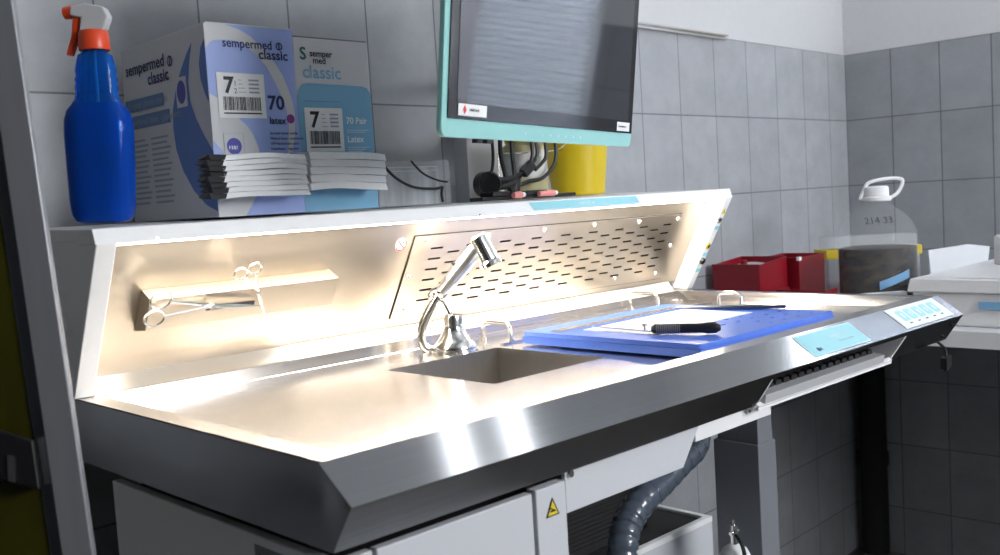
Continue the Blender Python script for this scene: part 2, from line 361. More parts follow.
# hood ------------------------------------------------------------
hood = thing('bench_hood', (1.25, 1.45, .92), 'white rear hood of the workbench with leaning steel back panel and hidden lamp', 'hood')
HX0, HX1 = .517, 2.000; FB, FT = (1.3965, .9205), (1.2734, 1.1345)
PB, PT = Vector((0, 1.4285, .941)), Vector((0, 1.3262, 1.1312))
side = [FB, FT, (1.280, 1.155), (1.66, 1.160), (1.66, .9205)]
mk('side_panel', MB().prism_x(side, HX0, HX0+.028), white, hood, bev=.002)
mk('side_panel', MB().prism_x(side, HX1-.024, HX1), white, hood, bev=.002)
cap = [(1.2734, 1.1345), (1.280, 1.1555), (1.66, 1.1605), (1.66, 1.140), (1.332, 1.1385), (1.330, 1.1345)]
mk('top_cap', MB().prism_x(cap, HX0-.001, HX1+.001), white, hood, bev=.0015)
mk('lamp_diffuser', MB().box(HX0+.03, HX1-.03, 1.282, 1.322, 1.1315, 1.1343), mat('hood_lamp_glow', (.9, .9, .9), .5, 0, emit=((1, .9, .76), 6)), hood, smooth=False)
sd = (PT-PB).normalized(); PF = Frame((0, PB.y, PB.z), (1, 0, 0), sd)      # u = x, v = distance up the sheet; n points to the viewer
if PF.n.y > 0: raise RuntimeError
PH = (PT-PB).length
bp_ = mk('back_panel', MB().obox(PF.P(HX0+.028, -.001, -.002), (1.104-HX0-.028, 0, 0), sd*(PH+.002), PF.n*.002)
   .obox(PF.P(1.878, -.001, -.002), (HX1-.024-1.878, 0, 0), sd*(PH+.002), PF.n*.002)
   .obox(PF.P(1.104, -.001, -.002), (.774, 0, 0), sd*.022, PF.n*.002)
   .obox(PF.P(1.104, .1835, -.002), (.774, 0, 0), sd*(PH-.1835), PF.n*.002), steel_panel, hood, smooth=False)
mk('riser', MB().prism_x([(1.4285, .9415), (1.397, .8995), (1.404, .8985), (1.434, .9400)], X0+.034, X1-.030), mat('satin_riser_steel', (.80, .79, .77), .36, 1, noise=((4, 30, 30), 0, .03, .02)), bench, smooth=False)
# perforated grille
grille = thing('grille_tmp', (1.5, 1.38, 1.04), 'x', 'x')
holes = []
for k in range(17):
    for i in range(6):
        v0 = (1.0835-.941)*1.1357 - (0 if k % 2 == 0 else .0108) - i*.0215
        holes.append(slot(1.1555+.0432*k, v0, .030, .0042))
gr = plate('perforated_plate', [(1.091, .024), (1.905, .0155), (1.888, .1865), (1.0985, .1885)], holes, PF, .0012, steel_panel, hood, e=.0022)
bpy.data.objects.remove(grille)
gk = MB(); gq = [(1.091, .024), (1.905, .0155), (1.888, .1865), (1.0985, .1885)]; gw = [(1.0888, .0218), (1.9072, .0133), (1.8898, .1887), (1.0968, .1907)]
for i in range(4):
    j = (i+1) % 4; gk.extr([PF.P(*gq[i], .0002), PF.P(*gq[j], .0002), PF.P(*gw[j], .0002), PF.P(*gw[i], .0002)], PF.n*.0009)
mk('gap_shade_line', gk, blackm, gr, smooth=False)  # thin dark outline standing in for shade in the gap round the plate
mk('duct', MB().obox(PF.P(1.10, .018, -.06), (.785, 0, 0), sd*.175, PF.n*.004).obox(PF.P(1.098, .018, -.06), (.003, 0, 0), sd*.175, PF.n*.056).obox(PF.P(1.881, .018, -.06), (.003, 0, 0), sd*.175, PF.n*.056).obox(PF.P(1.10, .016, -.06), (.785, 0, 0), sd*.003, PF.n*.056).obox(PF.P(1.10, .19, -.06), (.785, 0, 0), sd*.003, PF.n*.056), blackm, hood, smooth=False)
SCR = [(1.127, .1802), (1.2761, .1784), (1.4289, .1789), (1.5819, .1792), (1.7332, .1768), (1.878, .1752), (1.890, .1051), (1.8729, .0334), (1.7214, .0357), (1.5712, .0345), (1.4169, .0356), (1.2674, .0365), (1.1171, .0394), (1.1053, .1094)]
for u_, v_ in SCR:
    mk('dome_screw', MB().tube([PF.P(u_, v_, .0028), PF.P(u_, v_, .0045), PF.P(u_, v_, .0065), PF.P(u_, v_, .0078)], [.0052, .005, .0036, .001], 14), bolt_m, gr)
SF = Frame(PF.P(1.0715, .1747, 0), (1, 0, 0), sd)
sg = mk('prohibition_sticker', MB().tube([SF.P(0, 0, .0001), SF.P(0, 0, .0004)], .0125, 28), paper, hood, label='round red and white prohibition sticker')
red_ink = mat('red_ink', (.75, .05, .05), .5, 0, noise=((90, 90, 90), 0, .04, 0))
flat('red_ring', ring_polys(0, 0, .0098, .0122)+[[(-.0082, .0062), (-.0066, .0082), (.0082, -.0062), (.0066, -.0082)]], SF, red_ink, sg, e=.0008)
flat('pictogram', [disc(.004, .004, .0022, 10), disc(-.004, -.004, .0022, 10), rect(-.006, -.001, -.002, .001)], SF, ink, sg, e=.0010)
# lip label
LF = Frame((0, 1.2734, 1.1345), (1, 0, 0), (0, .0066, .0205))
ll = flat('lip_label', [[(1.333, .0035), (1.650, .0035), (1.644, .0190), (1.324, .0190)]], LF, turq, hood, e=.0014, th=.0004, label='long turquoise label strip')
scribble('lettering', 1.458, .0078, .0072, 10, LF, mat('pale_ink', (.62, .82, .88), .5, 0, noise=((9, 9, 9), 0, .04, 0)), ll, e=.0018)
for x_ in (.6, 1.195): mk('cap_screw', MB().cyl((x_, 1.2760, 1.1372), (x_, 1.2740, 1.1374), .0022, seg=10), bolt_m, hood)
# stickers and sockets on the right side edge
EF = Frame((0, 1.3965, .9205), (1, 0, 0), (0, FT[0]-FB[0], FT[1]-FB[1])); eh = math.hypot(FT[0]-FB[0], FT[1]-FB[1])
def ev(z_): return (z_-.9205)/(1.1345-.9205)*eh
yel_ink = mat('warning_yellow', (.75, .60, .03), .5, 0, noise=((90, 90, 90), 0, .04, 0))
tri = lambda u, v, s_: [(u-s_, v-s_*.8), (u+s_, v-s_*.8), (u, v+s_)]
wt_ = flat('warning_sticker', [tri(1.9875, ev(1.104), .0085)], EF, yel_ink, hood, e=.001, label='small yellow warning triangle')
flat('flash_symbol', [[(1.9885, ev(1.104)-.005), (1.9905, ev(1.104)), (1.9885, ev(1.104)), (1.990, ev(1.104)+.005), (1.9872, ev(1.104)-.001), (1.989, ev(1.104)-.001)]], EF, ink, wt_, e=.0014)
for z_, m_, nm in ((1.0835, satin, 'grey_socket'), (1.023, yellow, 'yellow_socket'), (.9885, black, 'black_knob')):
    k_ = mk(nm, MB().tube([EF.P(1.987, ev(z_), 0), EF.P(1.987, ev(z_), .002 if nm != 'black_knob' else .006)], [.0085, .0075], 18), m_, hood)
    if nm != 'black_knob': mk('socket_hole', MB().tube([EF.P(1.987, ev(z_), .002), EF.P(1.987, ev(z_), .0028)], .0045, 14), black, k_)
for z_ in (1.066, 1.003, .990-.0, .966):
    flat('sticker', [rect(1.980, ev(z_)-.005, 1.998, ev(z_)+.005)] if z_ != .990 else [rect(1.979, ev(z_)-.004, 1.983, ev(z_)+.004)], EF, turq, hood, e=.0008)

# instrument holder bar on the left of the sheet and two instruments
bar = thing('instrument_rail', PF.P(.785, .10, 0), 'beige-lit steel holder bar mounted on the left of the hood back sheet', 'holder')
bar_pts = [PF.P(.6105, .1413, .030), PF.P(.6105, .1413, .0005), PF.P(.6105, .072, .0005), PF.P(.6105, .090, .030)]
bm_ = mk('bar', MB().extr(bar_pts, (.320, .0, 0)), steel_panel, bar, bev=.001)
mk('magnet_strip', MB().obox(PF.P(.70, .112, .0302), (.080, 0, 0), sd*.006, PF.n*.0015), black, bar, smooth=False)
def IP(x, v, e=.040): return PF.P(x, v, e)
def ringp(cx_, cv, ru, rv, e=.040, n=22, ang=0):
    return [IP(cx_+ru*math.cos(a)*math.cos(ang)-rv*math.sin(a)*math.sin(ang), cv+ru*math.cos(a)*math.sin(ang)+rv*math.sin(a)*math.cos(ang), e) for a in [2*math.pi*k/n for k in range(n)]]
def forceps(name, label, c1, c2, r, joint, tip, th):
    t = thing(name, IP(*joint), label, 'instrument')
    mk('finger_ring', MB().tube(ringp(*c1, r*1.15, r), th, 8, closed=True), chrome, t)
    mk('finger_ring', MB().tube(ringp(*c2, r*1.1, r*.95, .045), th, 8, closed=True), chrome, t)
    def edge(c, e):   # where the shank leaves the ring
        d = Vector((joint[0]-c[0], joint[1]-c[1])).normalized(); return IP(c[0]+d.x*r*1.05, c[1]+d.y*r*1.0, e)
    mk('shank', MB().tube(spline([edge(c1, .040), IP(*joint, .041)], 4), [th*1.2]*4+[th*1.8], 8), chrome, t)
    mk('shank', MB().tube(spline([edge(c2, .045), IP(*joint, .043)], 4), [th*1.2]*4+[th*1.8], 8), chrome, t)
    mk('hinge', MB().tube([IP(*joint, .036), IP(*joint, .048)], th*2.6, 12), chrome, t)
    j = Vector(joint); tp = Vector(tip); d = (tp-j).normalized(); n_ = Vector((-d.y, d.x))*th*.8
    for s_ in (1, -1):
        a = j+n_*s_; mk('jaw', MB().tube([IP(a.x, a.y, .042), IP((a.x+tp.x)/2+n_.x*s_*.5, (a.y+tp.y)/2+n_.y*s_*.5, .041), IP(tp.x, tp.y, .040)], [th*1.5, th*1.2, th*.6], 8), chrome, t)
    return t
forceps('surgical_scissors', 'long steel surgical scissors lying along the holder bar', (.6214, .1457), (.6130, .1202), .0135, (.700, .1265), (.786, .1140), .0017)
forceps('artery_forceps', 'small steel artery forceps hanging upright from the holder bar', (.741, .1744), (.7600, .1843), .0095, (.7735, .1433), (.800, .090), .0013)

# ---------------------------------------------------------------- faucet
def FK(p): c0 = Vector((0, 0, 1.16)); return c0+(Vector(p)-c0)*1.032  # faucet points scaled about the camera position
fa = thing('spray_faucet', FK((1.115, 1.272, .9075)), 'chrome pull-out spray faucet on a bell base behind the sink', 'faucet')
base = FK((1.115, 1.272, .908))
mk('bell_base', MB().lathe(base, [(.038, 0), (.039, .004), (.037, .012), (.030, .020), (.023, .029), (.0185, .040), (.0175, .046), (.0182, .058), (.0165, .064), (.012, .066)], 32), chrome, fa)
mk('base_plate', MB().lathe((base.x, base.y, .9), [(.042, 0), (.042, .003), (.038, .0035)], 32), chrome, fa)
hp = [(1.109, 1.278, .955), (1.1115, 1.2755, .972), (1.106, 1.281, .990), (1.097, 1.2894, 1.0023), (1.0937, 1.2927, 1.0095)]
mk('holder_arm', MB().tube([FK(p) for p in spline(hp, 4)], .0050, 10), chrome, fa)
mk('holder_ring', MB().tube([FK((1.0985, 1.288, 1.008)) + Vector((.0155*math.cos(a)*.72, -.0155*math.cos(a)*.70+.006*math.sin(a), .0155*math.sin(a)*.6+.006*math.cos(a))) for a in [2*math.pi*k/18 for k in range(18)]], .0028, 8, closed=True), chrome, fa)
hs = [(1.112, 1.280, .914), (1.095, 1.300, .910), (1.0795, 1.310, .917), (1.0745, 1.3115, .936), (1.0785, 1.307, .958), (1.088, 1.298, .982), (1.0985, 1.288, 1.004)]
hsn = spline(hs, 8)
mk('hose', MB().tube([FK(p) for p in hsn], [.0085+.0006*(i % 2) for i in range(len(hsn))], 12), satin, fa)
h0, h1 = Vector((1.1025, 1.2842, 1.010)), Vector((1.1530, 1.2350, 1.086))
def hl(t): return FK(h0.lerp(h1, t))
hd = mk('spray_handle', MB().tube([hl(0), hl(.10), hl(.22), hl(.25), hl(.27), hl(.6), hl(.9), hl(1.0)], [.010, .0115, .0125, .0140, .0135, .0150, .0150, .0125], 20), mat('soft_chrome', (.93, .92, .90), .28, 1, noise=((8, 8, 8), 0, .02, 0)), fa)
q0, q1 = FK((1.1505, 1.2375, 1.100)), FK((1.1660, 1.2225, 1.051))
ax = (q1-q0)
mk('spray_head', MB().tube([q0-ax*.06, q0, q0+ax*.1, q0+ax*.8, q0+ax*.86, q0+ax*1.0, q0+ax*1.02], [.0125, .0165, .0172, .0185, .0215, .0205, .012], 24), chrome, fa)
mk('trigger_button', MB().tube([FK((1.118, 1.262, 1.056)), FK((1.1165, 1.2655, 1.0600))], .0035, 10), black, fa)

# wire pull handles in the basin
def pull(x, ya, yb, z0, h, label):
    t = thing('pull_handle', (x, (ya+yb)/2, z0), label, 'handle', 'wire pull handles in the basin')
    pts = [(x, ya, z0), (x, ya, z0+h*.75), (x, ya+.006, z0+h*.95), (x, ya+.014, z0+h), (x, yb-.014, z0+h), (x, yb-.006, z0+h*.95), (x, yb, z0+h*.75), (x, yb, z0)]
    mk('bow', MB().tube(pts, .0040, 10), satin, t)
    for y_ in (ya, yb): mk('foot', MB().cyl((x, y_, z0), (x, y_, z0+.006), .0085, seg=16), satin, t)
    return t
pull(1.268, 1.290, 1.362, .900, .034, 'wire pull handle beside the faucet, behind the sink')
pull(1.742, 1.308, 1.384, .900, .037, 'wire pull handle behind the far left corner of the blue board')
pull(1.822, 1.150, 1.205, .900, .034, 'wire pull handle beyond the right side of the blue board')
# strip plates under the handles
lid = thing('grid_cover', (1.30, 1.37, .900), 'narrow steel cover strip behind the sink under the handle', 'cover')
mk('plate', MB().box(1.235, 1.90, 1.275, 1.285, .9005, .9035).box(1.235, 1.90, 1.386, 1.391, .9005, .9045), steel, lid, smooth=False)

# ---------------------------------------------------------------- cutting board and tools
BX0, BX1, BY0, BY1, BZ0, BZ1 = 1.246, 1.668, .860, 1.238, .9035, .925
bd = thing('cutting_board', (1.457, 1.05, BZ0), 'bright blue plastic cutting board with drain holes beside the sink', 'cutting board')
BF = Frame((0, 0, BZ1), (1, 0, 0), (0, 1, 0))
hol = []
for i in range(6):
    for j in range(7):
        if i < 2 and j < 2: continue
        hol.append(disc(1.40+i*.046+(.012 if j % 2 else 0), .885+j*.032, .0050, 10))
plate('slab', [(BX0, BY0+.006), (BX0+.006, BY0), (BX1-.006, BY0), (BX1, BY0+.006), (BX1, BY1-.006), (BX1-.006, BY1), (BX0+.006, BY1), (BX0, BY1-.006)], hol, BF, .008, board_m, bd, e=-.004)
mk('slab_core', MB().box(BX0+.0005, BX1-.0005, BY0+.0005, BY1-.0005, BZ0, BZ1-.0085), board_m, bd, smooth=False)
rl = mk('metal_ruler', MB().obox((1.268, 1.165, BZ1+.0002), (.372, -.004, 0), (.0003, .026, 0), (0, 0, .0012)), satin, org=(1.45, 1.17, BZ1), smooth=False)
tag(rl, 'flat steel ruler lying along the back of the blue board', 'ruler')
flat('graduation_marks', [rect(1.272+.006*k, 1.1655, 1.2727+.006*k, 1.170 if k % 5 else 1.174) for k in range(60)], Frame((0, -.0005, BZ1+.0014), (1, 0, 0), (0, 1, 0)), ink, rl, e=.0004)
ws = mk('white_sheet', MB().obox((1.300, .985, BZ1+.0002), (.300, .002, 0), (.0, .155, 0), (0, 0, .0012)), mat('white_plastic_sheet', (.80, .84, .88), .3, 0, noise=((30, 30, 30), .03, .04, .01)), org=(1.45, 1.06, BZ1), smooth=False)
tag(ws, 'thin white plastic sheet lying flat on the blue board', 'sheet')
# knife with black handle
kn = thing('trimming_knife', (1.32, .97, BZ1), 'thin trimming knife with ribbed black handle near the board front', 'knife')
kh0, kh1 = Vector((1.300, .992, BZ1+.0095)), Vector((1.352, .893, BZ1+.0105)); kd = (kh1-kh0)
mk('handle', MB().tube([kh0, kh0+kd*.03, kh0+kd*.5, kh0+kd*.72, kh0+kd*.82, kh0+kd*.93, kh0+kd], [.0045, .0072, .0078, .0080, .0095, .0090, .0045], 16), black, kn)
hnd = MB()
for k in range(12): hnd.tube([kh0+kd*(.08+.030*k), kh0+kd*(.093+.030*k)], .0084, 12)
mk('grip_ribs', hnd, mat('grey_grip', (.20, .20, .21), .4, 0, noise=((60, 60, 60), 0, .04, 0)), kn)
side_v = Vector((kd.y, -kd.x, 0)).normalized()
mk('metal_side', MB().obox(kh0+kd*.05+Vector((-.002, -.001, .0062)), kd*.70, side_v*-.004, (0, 0, .002)), satin, kn, smooth=False)
kt_ = Vector((1.318, 1.135, BZ1+.004))
bl_d = (kh0-kt_); bn = Vector((bl_d.y, -bl_d.x, 0)).normalized()
mk('blade', MB().extr([kt_, kt_+bl_d*.12+bn*.0065, kh0+bn*.0065-Vector((0, 0, .004)), kh0-bn*.003-Vector((0, 0, .004)), kt_+bl_d*.1-bn*.002], (0, 0, .0012)), chrome, kn, smooth=False)
mk('blade_stud', MB().cyl(kh0-kd*.10+Vector((0, 0, -.002)), kh0-kd*.10+Vector((0, 0, .006)), .0018, seg=10).cyl(kh0-kd*.10+Vector((0, 0, .006)), kh0-kd*.10+Vector((0, 0, .009)), .0042, seg=12), satin, kn)
# long dark forceps at the far edge
fp = thing('tissue_forceps', (1.66, 1.06, BZ1), 'long dark grey forceps lying across the far right of the board', 'forceps')
g0, g1 = Vector((1.600, 1.160, BZ1+.0030)), Vector((1.662, .975, BZ1+.0045))
dark_st = mat('dark_steel', (.22, .23, .26), .3, 1, noise=((60, 60, 60), 0, .05, .04))
gd = g1-g0; gn = Vector((-gd.y, gd.x, 0)).normalized()
for s_ in (1, -1):
    mk('arm', MB().tube([g0, g0+gd*.3+gn*.003*s_, g0+gd*.55+gn*.0055*s_, g0+gd*.85+gn*.0045*s_, g1], [.0015, .0026, .0040, .0036, .0030], 8), dark_st, fp)
mk('joined_end', MB().obox(g1-gn*.006-Vector((0, 0, .003)), gd*.10, gn*.012, (0, 0, .006)), dark_st, fp, bev=.001)

# ---------------------------------------------------------------- labels on the bevel (parts of the bench)
VF = Frame((0, yB, zB), (1, 0, 0), (0, yA-yB, .92-zB)); vh = math.hypot(yA-yB, .92-zB)
l1 = flat('turquoise_label', [rect(1.401, .0058, 1.591, vh-.0055)], VF, mat('pale_border', (.55, .80, .84), .4, 0, noise=((50, 50, 50), 0, .04, 0)), bench, e=.0008, th=.0005, label='turquoise label plate with pale lettering')
flat('label_field', [rect(1.405, .0080, 1.587, vh-.0078)], VF, turq, l1, e=.0012)
pale = mat('pale_ink'); 
scribble('lettering', 1.487, .031, .0095, 10, VF, pale, l1, seed=4)
scribble('small_lettering', 1.507, .021, .0045, 15, VF, pale, l1, seed=5)
flat('emblem', [disc(1.430, .018, .0045, 12), [(1.433, .018), (1.440, .022), (1.440, .014)]], VF, navy, l1, e=.0016)
l2 = flat('control_panel', [rect(1.732, .006, 1.944, vh-.002)], VF, mat('control_panel_white', (.72, .78, .82), .35, 0, noise=((50, 50, 50), 0, .04, 0)), bench, e=.0010, th=.0008, label='white touch control panel with five turquoise keys')
for k in range(5):
    u0 = 1.756+.034*k; kk = flat('touch_key', [[(u0, .026), (u0+.004, .022), (u0+.022, .022), (u0+.026, .026), (u0+.026, .046), (u0+.022, .050), (u0+.004, .050), (u0, .046)]], VF, turq, l2, e=.0015)
    flat('key_symbol', ring_polys(u0+.013, .036, .003, .005, 10) if k % 2 else [rect(u0+.010, .030, u0+.016, .042)], VF, paper, kk, e=.0020)
    flat('key_caption', [rect(u0+.008, .0145, u0+.018, .0172)], VF, ink, l2, e=.0015)

# keyboard tray
ktray = thing('keyboard_tray', (1.5, .80, .83), 'white pull-out keyboard tray under the right half of the bench front', 'tray')
mk('end_bracket', MB().extr([fr(KX0, kt+.02), fr(KX0, 1.12), Vector((KX0, yC+.06, zC-.008)), Vector((KX0, yC+.06, .862)), Vector((KX0, yB+.03, .874))], (.004, 0, 0)), white, ktray, bev=.001)
mk('end_bracket', MB().extr([fr(KX1-.006, kt+.02), fr(KX1-.006, 1.12), Vector((KX1-.006, yC+.06, zC-.008)), Vector((KX1-.006, yC+.06, .862)), Vector((KX1-.006, yB+.03, .874))], (.005, 0, 0)), white, ktray, bev=.001)
mk('front_lip', MB().hexa([fr(KX0+.004, 1.12, .004), fr(KX1-.006, 1.12, .004), fr(KX1-.006, 1.12, -.004), fr(KX0+.004, 1.12, -.004), fr(KX0+.004, .98, .004), fr(KX1-.006, .98, .004), fr(KX1-.006, .98, -.004), fr(KX0+.004, .98, -.004)]), white, ktray, bev=.001)
mk('tray_floor', MB().box(KX0+.004, KX1-.006, yC-.002, yC+.13, zC-.008, zC-.004), white, ktray, smooth=False)
mk('cavity', MB().box(KX0-.004, KX1+.004, yC+.135, yC+.14, zC-.006, .882).box(KX0-.004, KX1+.004, yB+.028, yC+.14, .880, .884), blackm, ktray, smooth=False)
kb = thing('keyboard', (1.49, .84, .835), 'silver keyboard with black keys sitting in the pull-out tray', 'keyboard')
KF = Frame((0, .784, .8420), (1, 0, 0), (0, .10, .016))
mk('case', MB().hexa([KF.P(1.292, -.004, -.008), KF.P(1.690, -.004, -.008), KF.P(1.690, .095, -.014), KF.P(1.292, .095, -.014), KF.P(1.292, -.004, .006), KF.P(1.690, -.004, .006), KF.P(1.690, .095, .005), KF.P(1.292, .095, .005)]), mat('silver_plastic', (.55, .56, .58), .35, .2, noise=((60, 60, 60), 0, .04, .01)), kb, bev=.001)
ck = 0
for j in range(4):
    for i in range(16):
        u0 = 1.302+i*.0240
        ko = mk('key', MB().hexa([KF.P(u0, .014+j*.019, .005), KF.P(u0+.0195, .014+j*.019, .005), KF.P(u0+.0195, .030+j*.019, .005), KF.P(u0, .030+j*.019, .005), KF.P(u0+.0025, .016+j*.019, .013), KF.P(u0+.017, .016+j*.019, .013), KF.P(u0+.017, .028+j*.019, .013), KF.P(u0+.0025, .028+j*.019, .013)]), black, kb, smooth=False)

# cable and screws at the right end
cb = mk('dangling_cable', MB().tube(spline([(1.962, .806, .8345), (1.975, .800, .826), (1.986, .792, .812), (1.985, .790, .796)], 6), .0028, 8).obox((1.972, .784, .774), (.024, 0, .004), (0, .012, 0), (0, 0, .022)).tube([(1.975, .789, .772), (1.996, .789, .776)], .003, 8), rubber, org=(1.98, .80, .834))
tag(cb, 'short black cable with plug hanging from the right end of the bench', 'cable')
for x_, t_ in ((1.950, .35), (1.945, .80)): mk('screw', MB().tube([fr(x_, t_), fr(x_, t_, -.002)], .0035, 10), blackm, bench)

# ---------------------------------------------------------------- understructure
base_c = thing('base_cabinet', (.70, 1.1, -Z0), 'white base cabinet under the left end of the bench', 'cabinet')
sp = mk('side_panel', MB().box(.530, .544, .815, 1.325, -Z0, .815), white, base_c, bev=.002)  # same paint as the door, lighter colour stands in for light on this side
SPF = Frame((.530, 0, 0), (0, -1, 0), (0, 0, 1))
rp = flat('rating_plate', [rect(-.955, .740, -.860, .805)], SPF, mat('rating_plate_grey', (.25, .26, .28), .4, .4, noise=((60, 60, 60), 0, .04, .02)), sp, e=.0006, label='grey rating plate with black symbols')
flat('symbols', [[(-.944, .797), (-.937, .789), (-.944, .781), (-.951, .789)], disc(-.922, .791, .006, 10)]+[rect(-.951, .775-.008*k, -.870, .777-.008*k) for k in range(4)], SPF, ink, rp, e=.0010)
scribble('lettering', -.912, .786, .007, 6, SPF, ink, rp, e=.0010, seed=6)
mk('carcass', MB().box(.546, .860, .812, 1.325, -Z0, .800), blackm, base_c, smooth=False)
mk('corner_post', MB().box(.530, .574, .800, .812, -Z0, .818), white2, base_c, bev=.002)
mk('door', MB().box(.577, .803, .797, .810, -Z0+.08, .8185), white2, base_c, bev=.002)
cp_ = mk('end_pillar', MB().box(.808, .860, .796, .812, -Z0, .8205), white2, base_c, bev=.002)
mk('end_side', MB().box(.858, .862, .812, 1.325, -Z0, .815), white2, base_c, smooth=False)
DF = Frame((0, .796, 0), (1, 0, 0), (0, 0, 1))
wt2 = flat('warning_sticker', [[(.8225, .7835), (.8460, .7835), (.8345, .8065)]], DF, ink, cp_, e=.0008, label='yellow and black warning triangle')
flat('yellow_field', [[(.8255, .7852), (.8430, .7852), (.8344, .8020)]], DF, yel_ink, wt2, e=.0012)
flat('hand_symbol', [[(.8295, .789), (.8395, .789), (.8385, .7905), (.834, .7925), (.8295, .7905)], rect(.8295, .7925, .833, .7940)], DF, ink, wt2, e=.0016)
sc = thing('sink_housing', (.98, .95, .775), 'white sheet-metal box around the sink under the bench front', 'housing')
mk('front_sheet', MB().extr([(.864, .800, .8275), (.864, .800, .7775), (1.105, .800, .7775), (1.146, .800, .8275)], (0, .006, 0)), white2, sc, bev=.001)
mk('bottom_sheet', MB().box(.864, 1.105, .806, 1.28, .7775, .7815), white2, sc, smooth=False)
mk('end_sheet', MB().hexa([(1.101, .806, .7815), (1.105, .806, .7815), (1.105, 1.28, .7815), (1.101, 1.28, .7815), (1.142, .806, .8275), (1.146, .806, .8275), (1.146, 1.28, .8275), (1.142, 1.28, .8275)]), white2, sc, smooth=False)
pan = mk('drip_pan', MB().hexa([(1.148, .808, .803), (1.352, .808, .803), (1.352, .935, .803), (1.148, .935, .803), (1.148, .808, .8275), (1.352, .808, .8275), (1.352, .935, .8275), (1.148, .935, .8275)]), white, org=(1.24, .95, .803), bev=.001)
tag(pan, 'shallow white pan fixed under the bench left of the keyboard tray', 'pan')
for x_, y_, z_ in ((.872, .8, .8255), (1.285, .808, .8235)): mk('bolt', MB().cyl((x_, y_-.004, z_), (x_, y_, z_), .0045, seg=12), satin, sc if x_ < 1 else pan)
lc = thing('lifting_column', (1.655, 1.05, -Z0), 'dark grey telescopic lifting column under the right half of the bench', 'column')
mk('inner_section', MB().box(1.632, 1.676, 1.006, 1.090, .60, .828), greyc, lc, bev=.002)
mk('middle_section', MB().box(1.628, 1.680, 1.003, 1.094, .60, .730), greyc, lc, bev=.002)
mk('outer_section', MB().box(1.622, 1.686, 1.000, 1.100, -Z0, .668), greyc, lc, bev=.002)
lcab = thing('low_cabinet', (1.55, 1.4, -Z0), 'low white cabinet with black top standing under the bench', 'cabinet')
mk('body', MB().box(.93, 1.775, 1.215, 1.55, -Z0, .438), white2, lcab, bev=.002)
mk('rim', MB().box(.93, 1.775, 1.215, 1.229, .438, .450).box(1.761, 1.775, 1.229, 1.55, .438, .450).box(.93, 1.761, 1.536, 1.55, .438, .450), white, lcab, bev=.001)
mk('black_mat', MB().box(.93, 1.761, 1.229, 1.536, .438, .444), blackm, lcab, smooth=False)
fbx = thing('filter_housing', (1.27, 1.31, .4445), 'black ribbed filter housing standing on the low cabinet', 'housing')
mk('body', MB().box(.955, 1.645, 1.290, 1.345, .4445, .770), blackm, fbx, bev=.003)
rb = MB()
for k in range(34): rb.box(.96, 1.640, 1.287, 1.290, .46+.009*k, .464+.009*k)
mk('ribs', rb, blackm, fbx, smooth=False)
# corrugated hose
hz = spline([(1.372, .980, .826), (1.360, .955, .765), (1.318, .930, .743), (1.248, .912, .7347), (1.1832, .901, .7202), (1.1226, .889, .7117), (1.082, .8842, .6908), (1.0585, .8762, .6655), (1.050, .8746, .6163), (1.052, .880, .52), (1.06, .89, .30), (1.07, .90, -Z0)], 14)
hr = []; acc = 0
for i, p in enumerate(hz):
    hr.append(.0218+(.0005 if (i % 6) < 4 else -.0018))
ho = mk('drain_hose', MB().tube(hz, hr, 18), mat('grey_translucent_hose', (.07, .09, .12), .22, 0, noise=((20, 20, 20), 0, .05, .05), coat=.6), org=(1.07, .9, -Z0))
tag(ho, 'thick corrugated grey hose curving down from beneath the bench', 'hose')
# pressure cylinder
cyl_ = thing('pressure_cylinder', (1.44, .96, -Z0), 'slim white pressure cylinder with metal valve, in front of the grey column', 'cylinder')
cx_, cy_ = 1.490, .975
mk('tank', MB().lathe((cx_, cy_, -Z0), [(.028, 0), (.031, .01), (.031, .78), (.029, .798), (.022, .812), (.012, .819), (.008, .821)], 28), white, cyl_)
mk('valve', MB().cyl((cx_, cy_, .520), (cx_, cy_, .556), .0065, seg=14).cyl((cx_-.012, cy_, .542), (cx_+.012, cy_, .542), .0035, seg=10).cyl((cx_, cy_, .556), (cx_, cy_, .566), .0032, seg=10), chrome, cyl_)
mk('valve_tube', MB().tube(spline([(cx_-.010, cy_-.010, .542), (cx_-.018, cy_-.030, .52), (cx_-.020, cy_-.036, .45), (cx_-.018, cy_-.034, .38)], 6), .0035, 8), black, cyl_)

# ---------------------------------------------------------------- things on top of the hood
TZ = 1.1607
# spray bottle
bt = thing('spray_bottle', (.578, 1.385, TZ), 'blue trigger spray bottle with red and white spray head', 'bottle')
bt.rotation_euler = (0, 0, 0)
rotb = -.77; tl = Matrix.Rotation(.035, 3, Vector((.70, .71, 0)))
bo = Vector((.578, 1.387, TZ+.002))
prof = [(.030, 0), (.038, .003), (.043, .012), (.0455, .030), (.0470, .080), (.0480, .130), (.0470, .150), (.043, .163), (.036, .172), (.0310, .180), (.0290, .190), (.0300, .196), (.0285, .202), (.0295, .208), (.0275, .214), (.0285, .220), (.0260, .234), (.0235, .243), (.0160, .248), (.0145, .256)]
prof = [(r_*.95, z_*.955) for r_, z_ in prof]
blue_pl = mat('blue_translucent_plastic', (.02, .22, .90), .10, 0, trans=.8, ior=1.2, noise=((20, 20, 20), .0, .04, .05))
mk('bottle_body', MB().lathe(bo, prof, 36, sx=1.0, sy=.62, rot=rotb, sq=1.2, tilt=tl), blue_pl, bt)
mk('blue_liquid', MB().lathe(bo, [(r_*.93, z_) for r_, z_ in prof[:9] if z_ > 0]+[(.031, .166)], 32, sx=1.0, sy=.62, rot=rotb, sq=1.2, tilt=tl), mat('deep_blue_liquid', (.0, .035, .36), .1, 0, noise=((20, 20, 20), 0, .04, .1)), bt)
hb = bo+tl @ Vector((0, 0, .2385))
ori = mat('orange_red_plastic', (.75, .07, .02), .35, 0, noise=((30, 30, 30), 0, .04, .02))
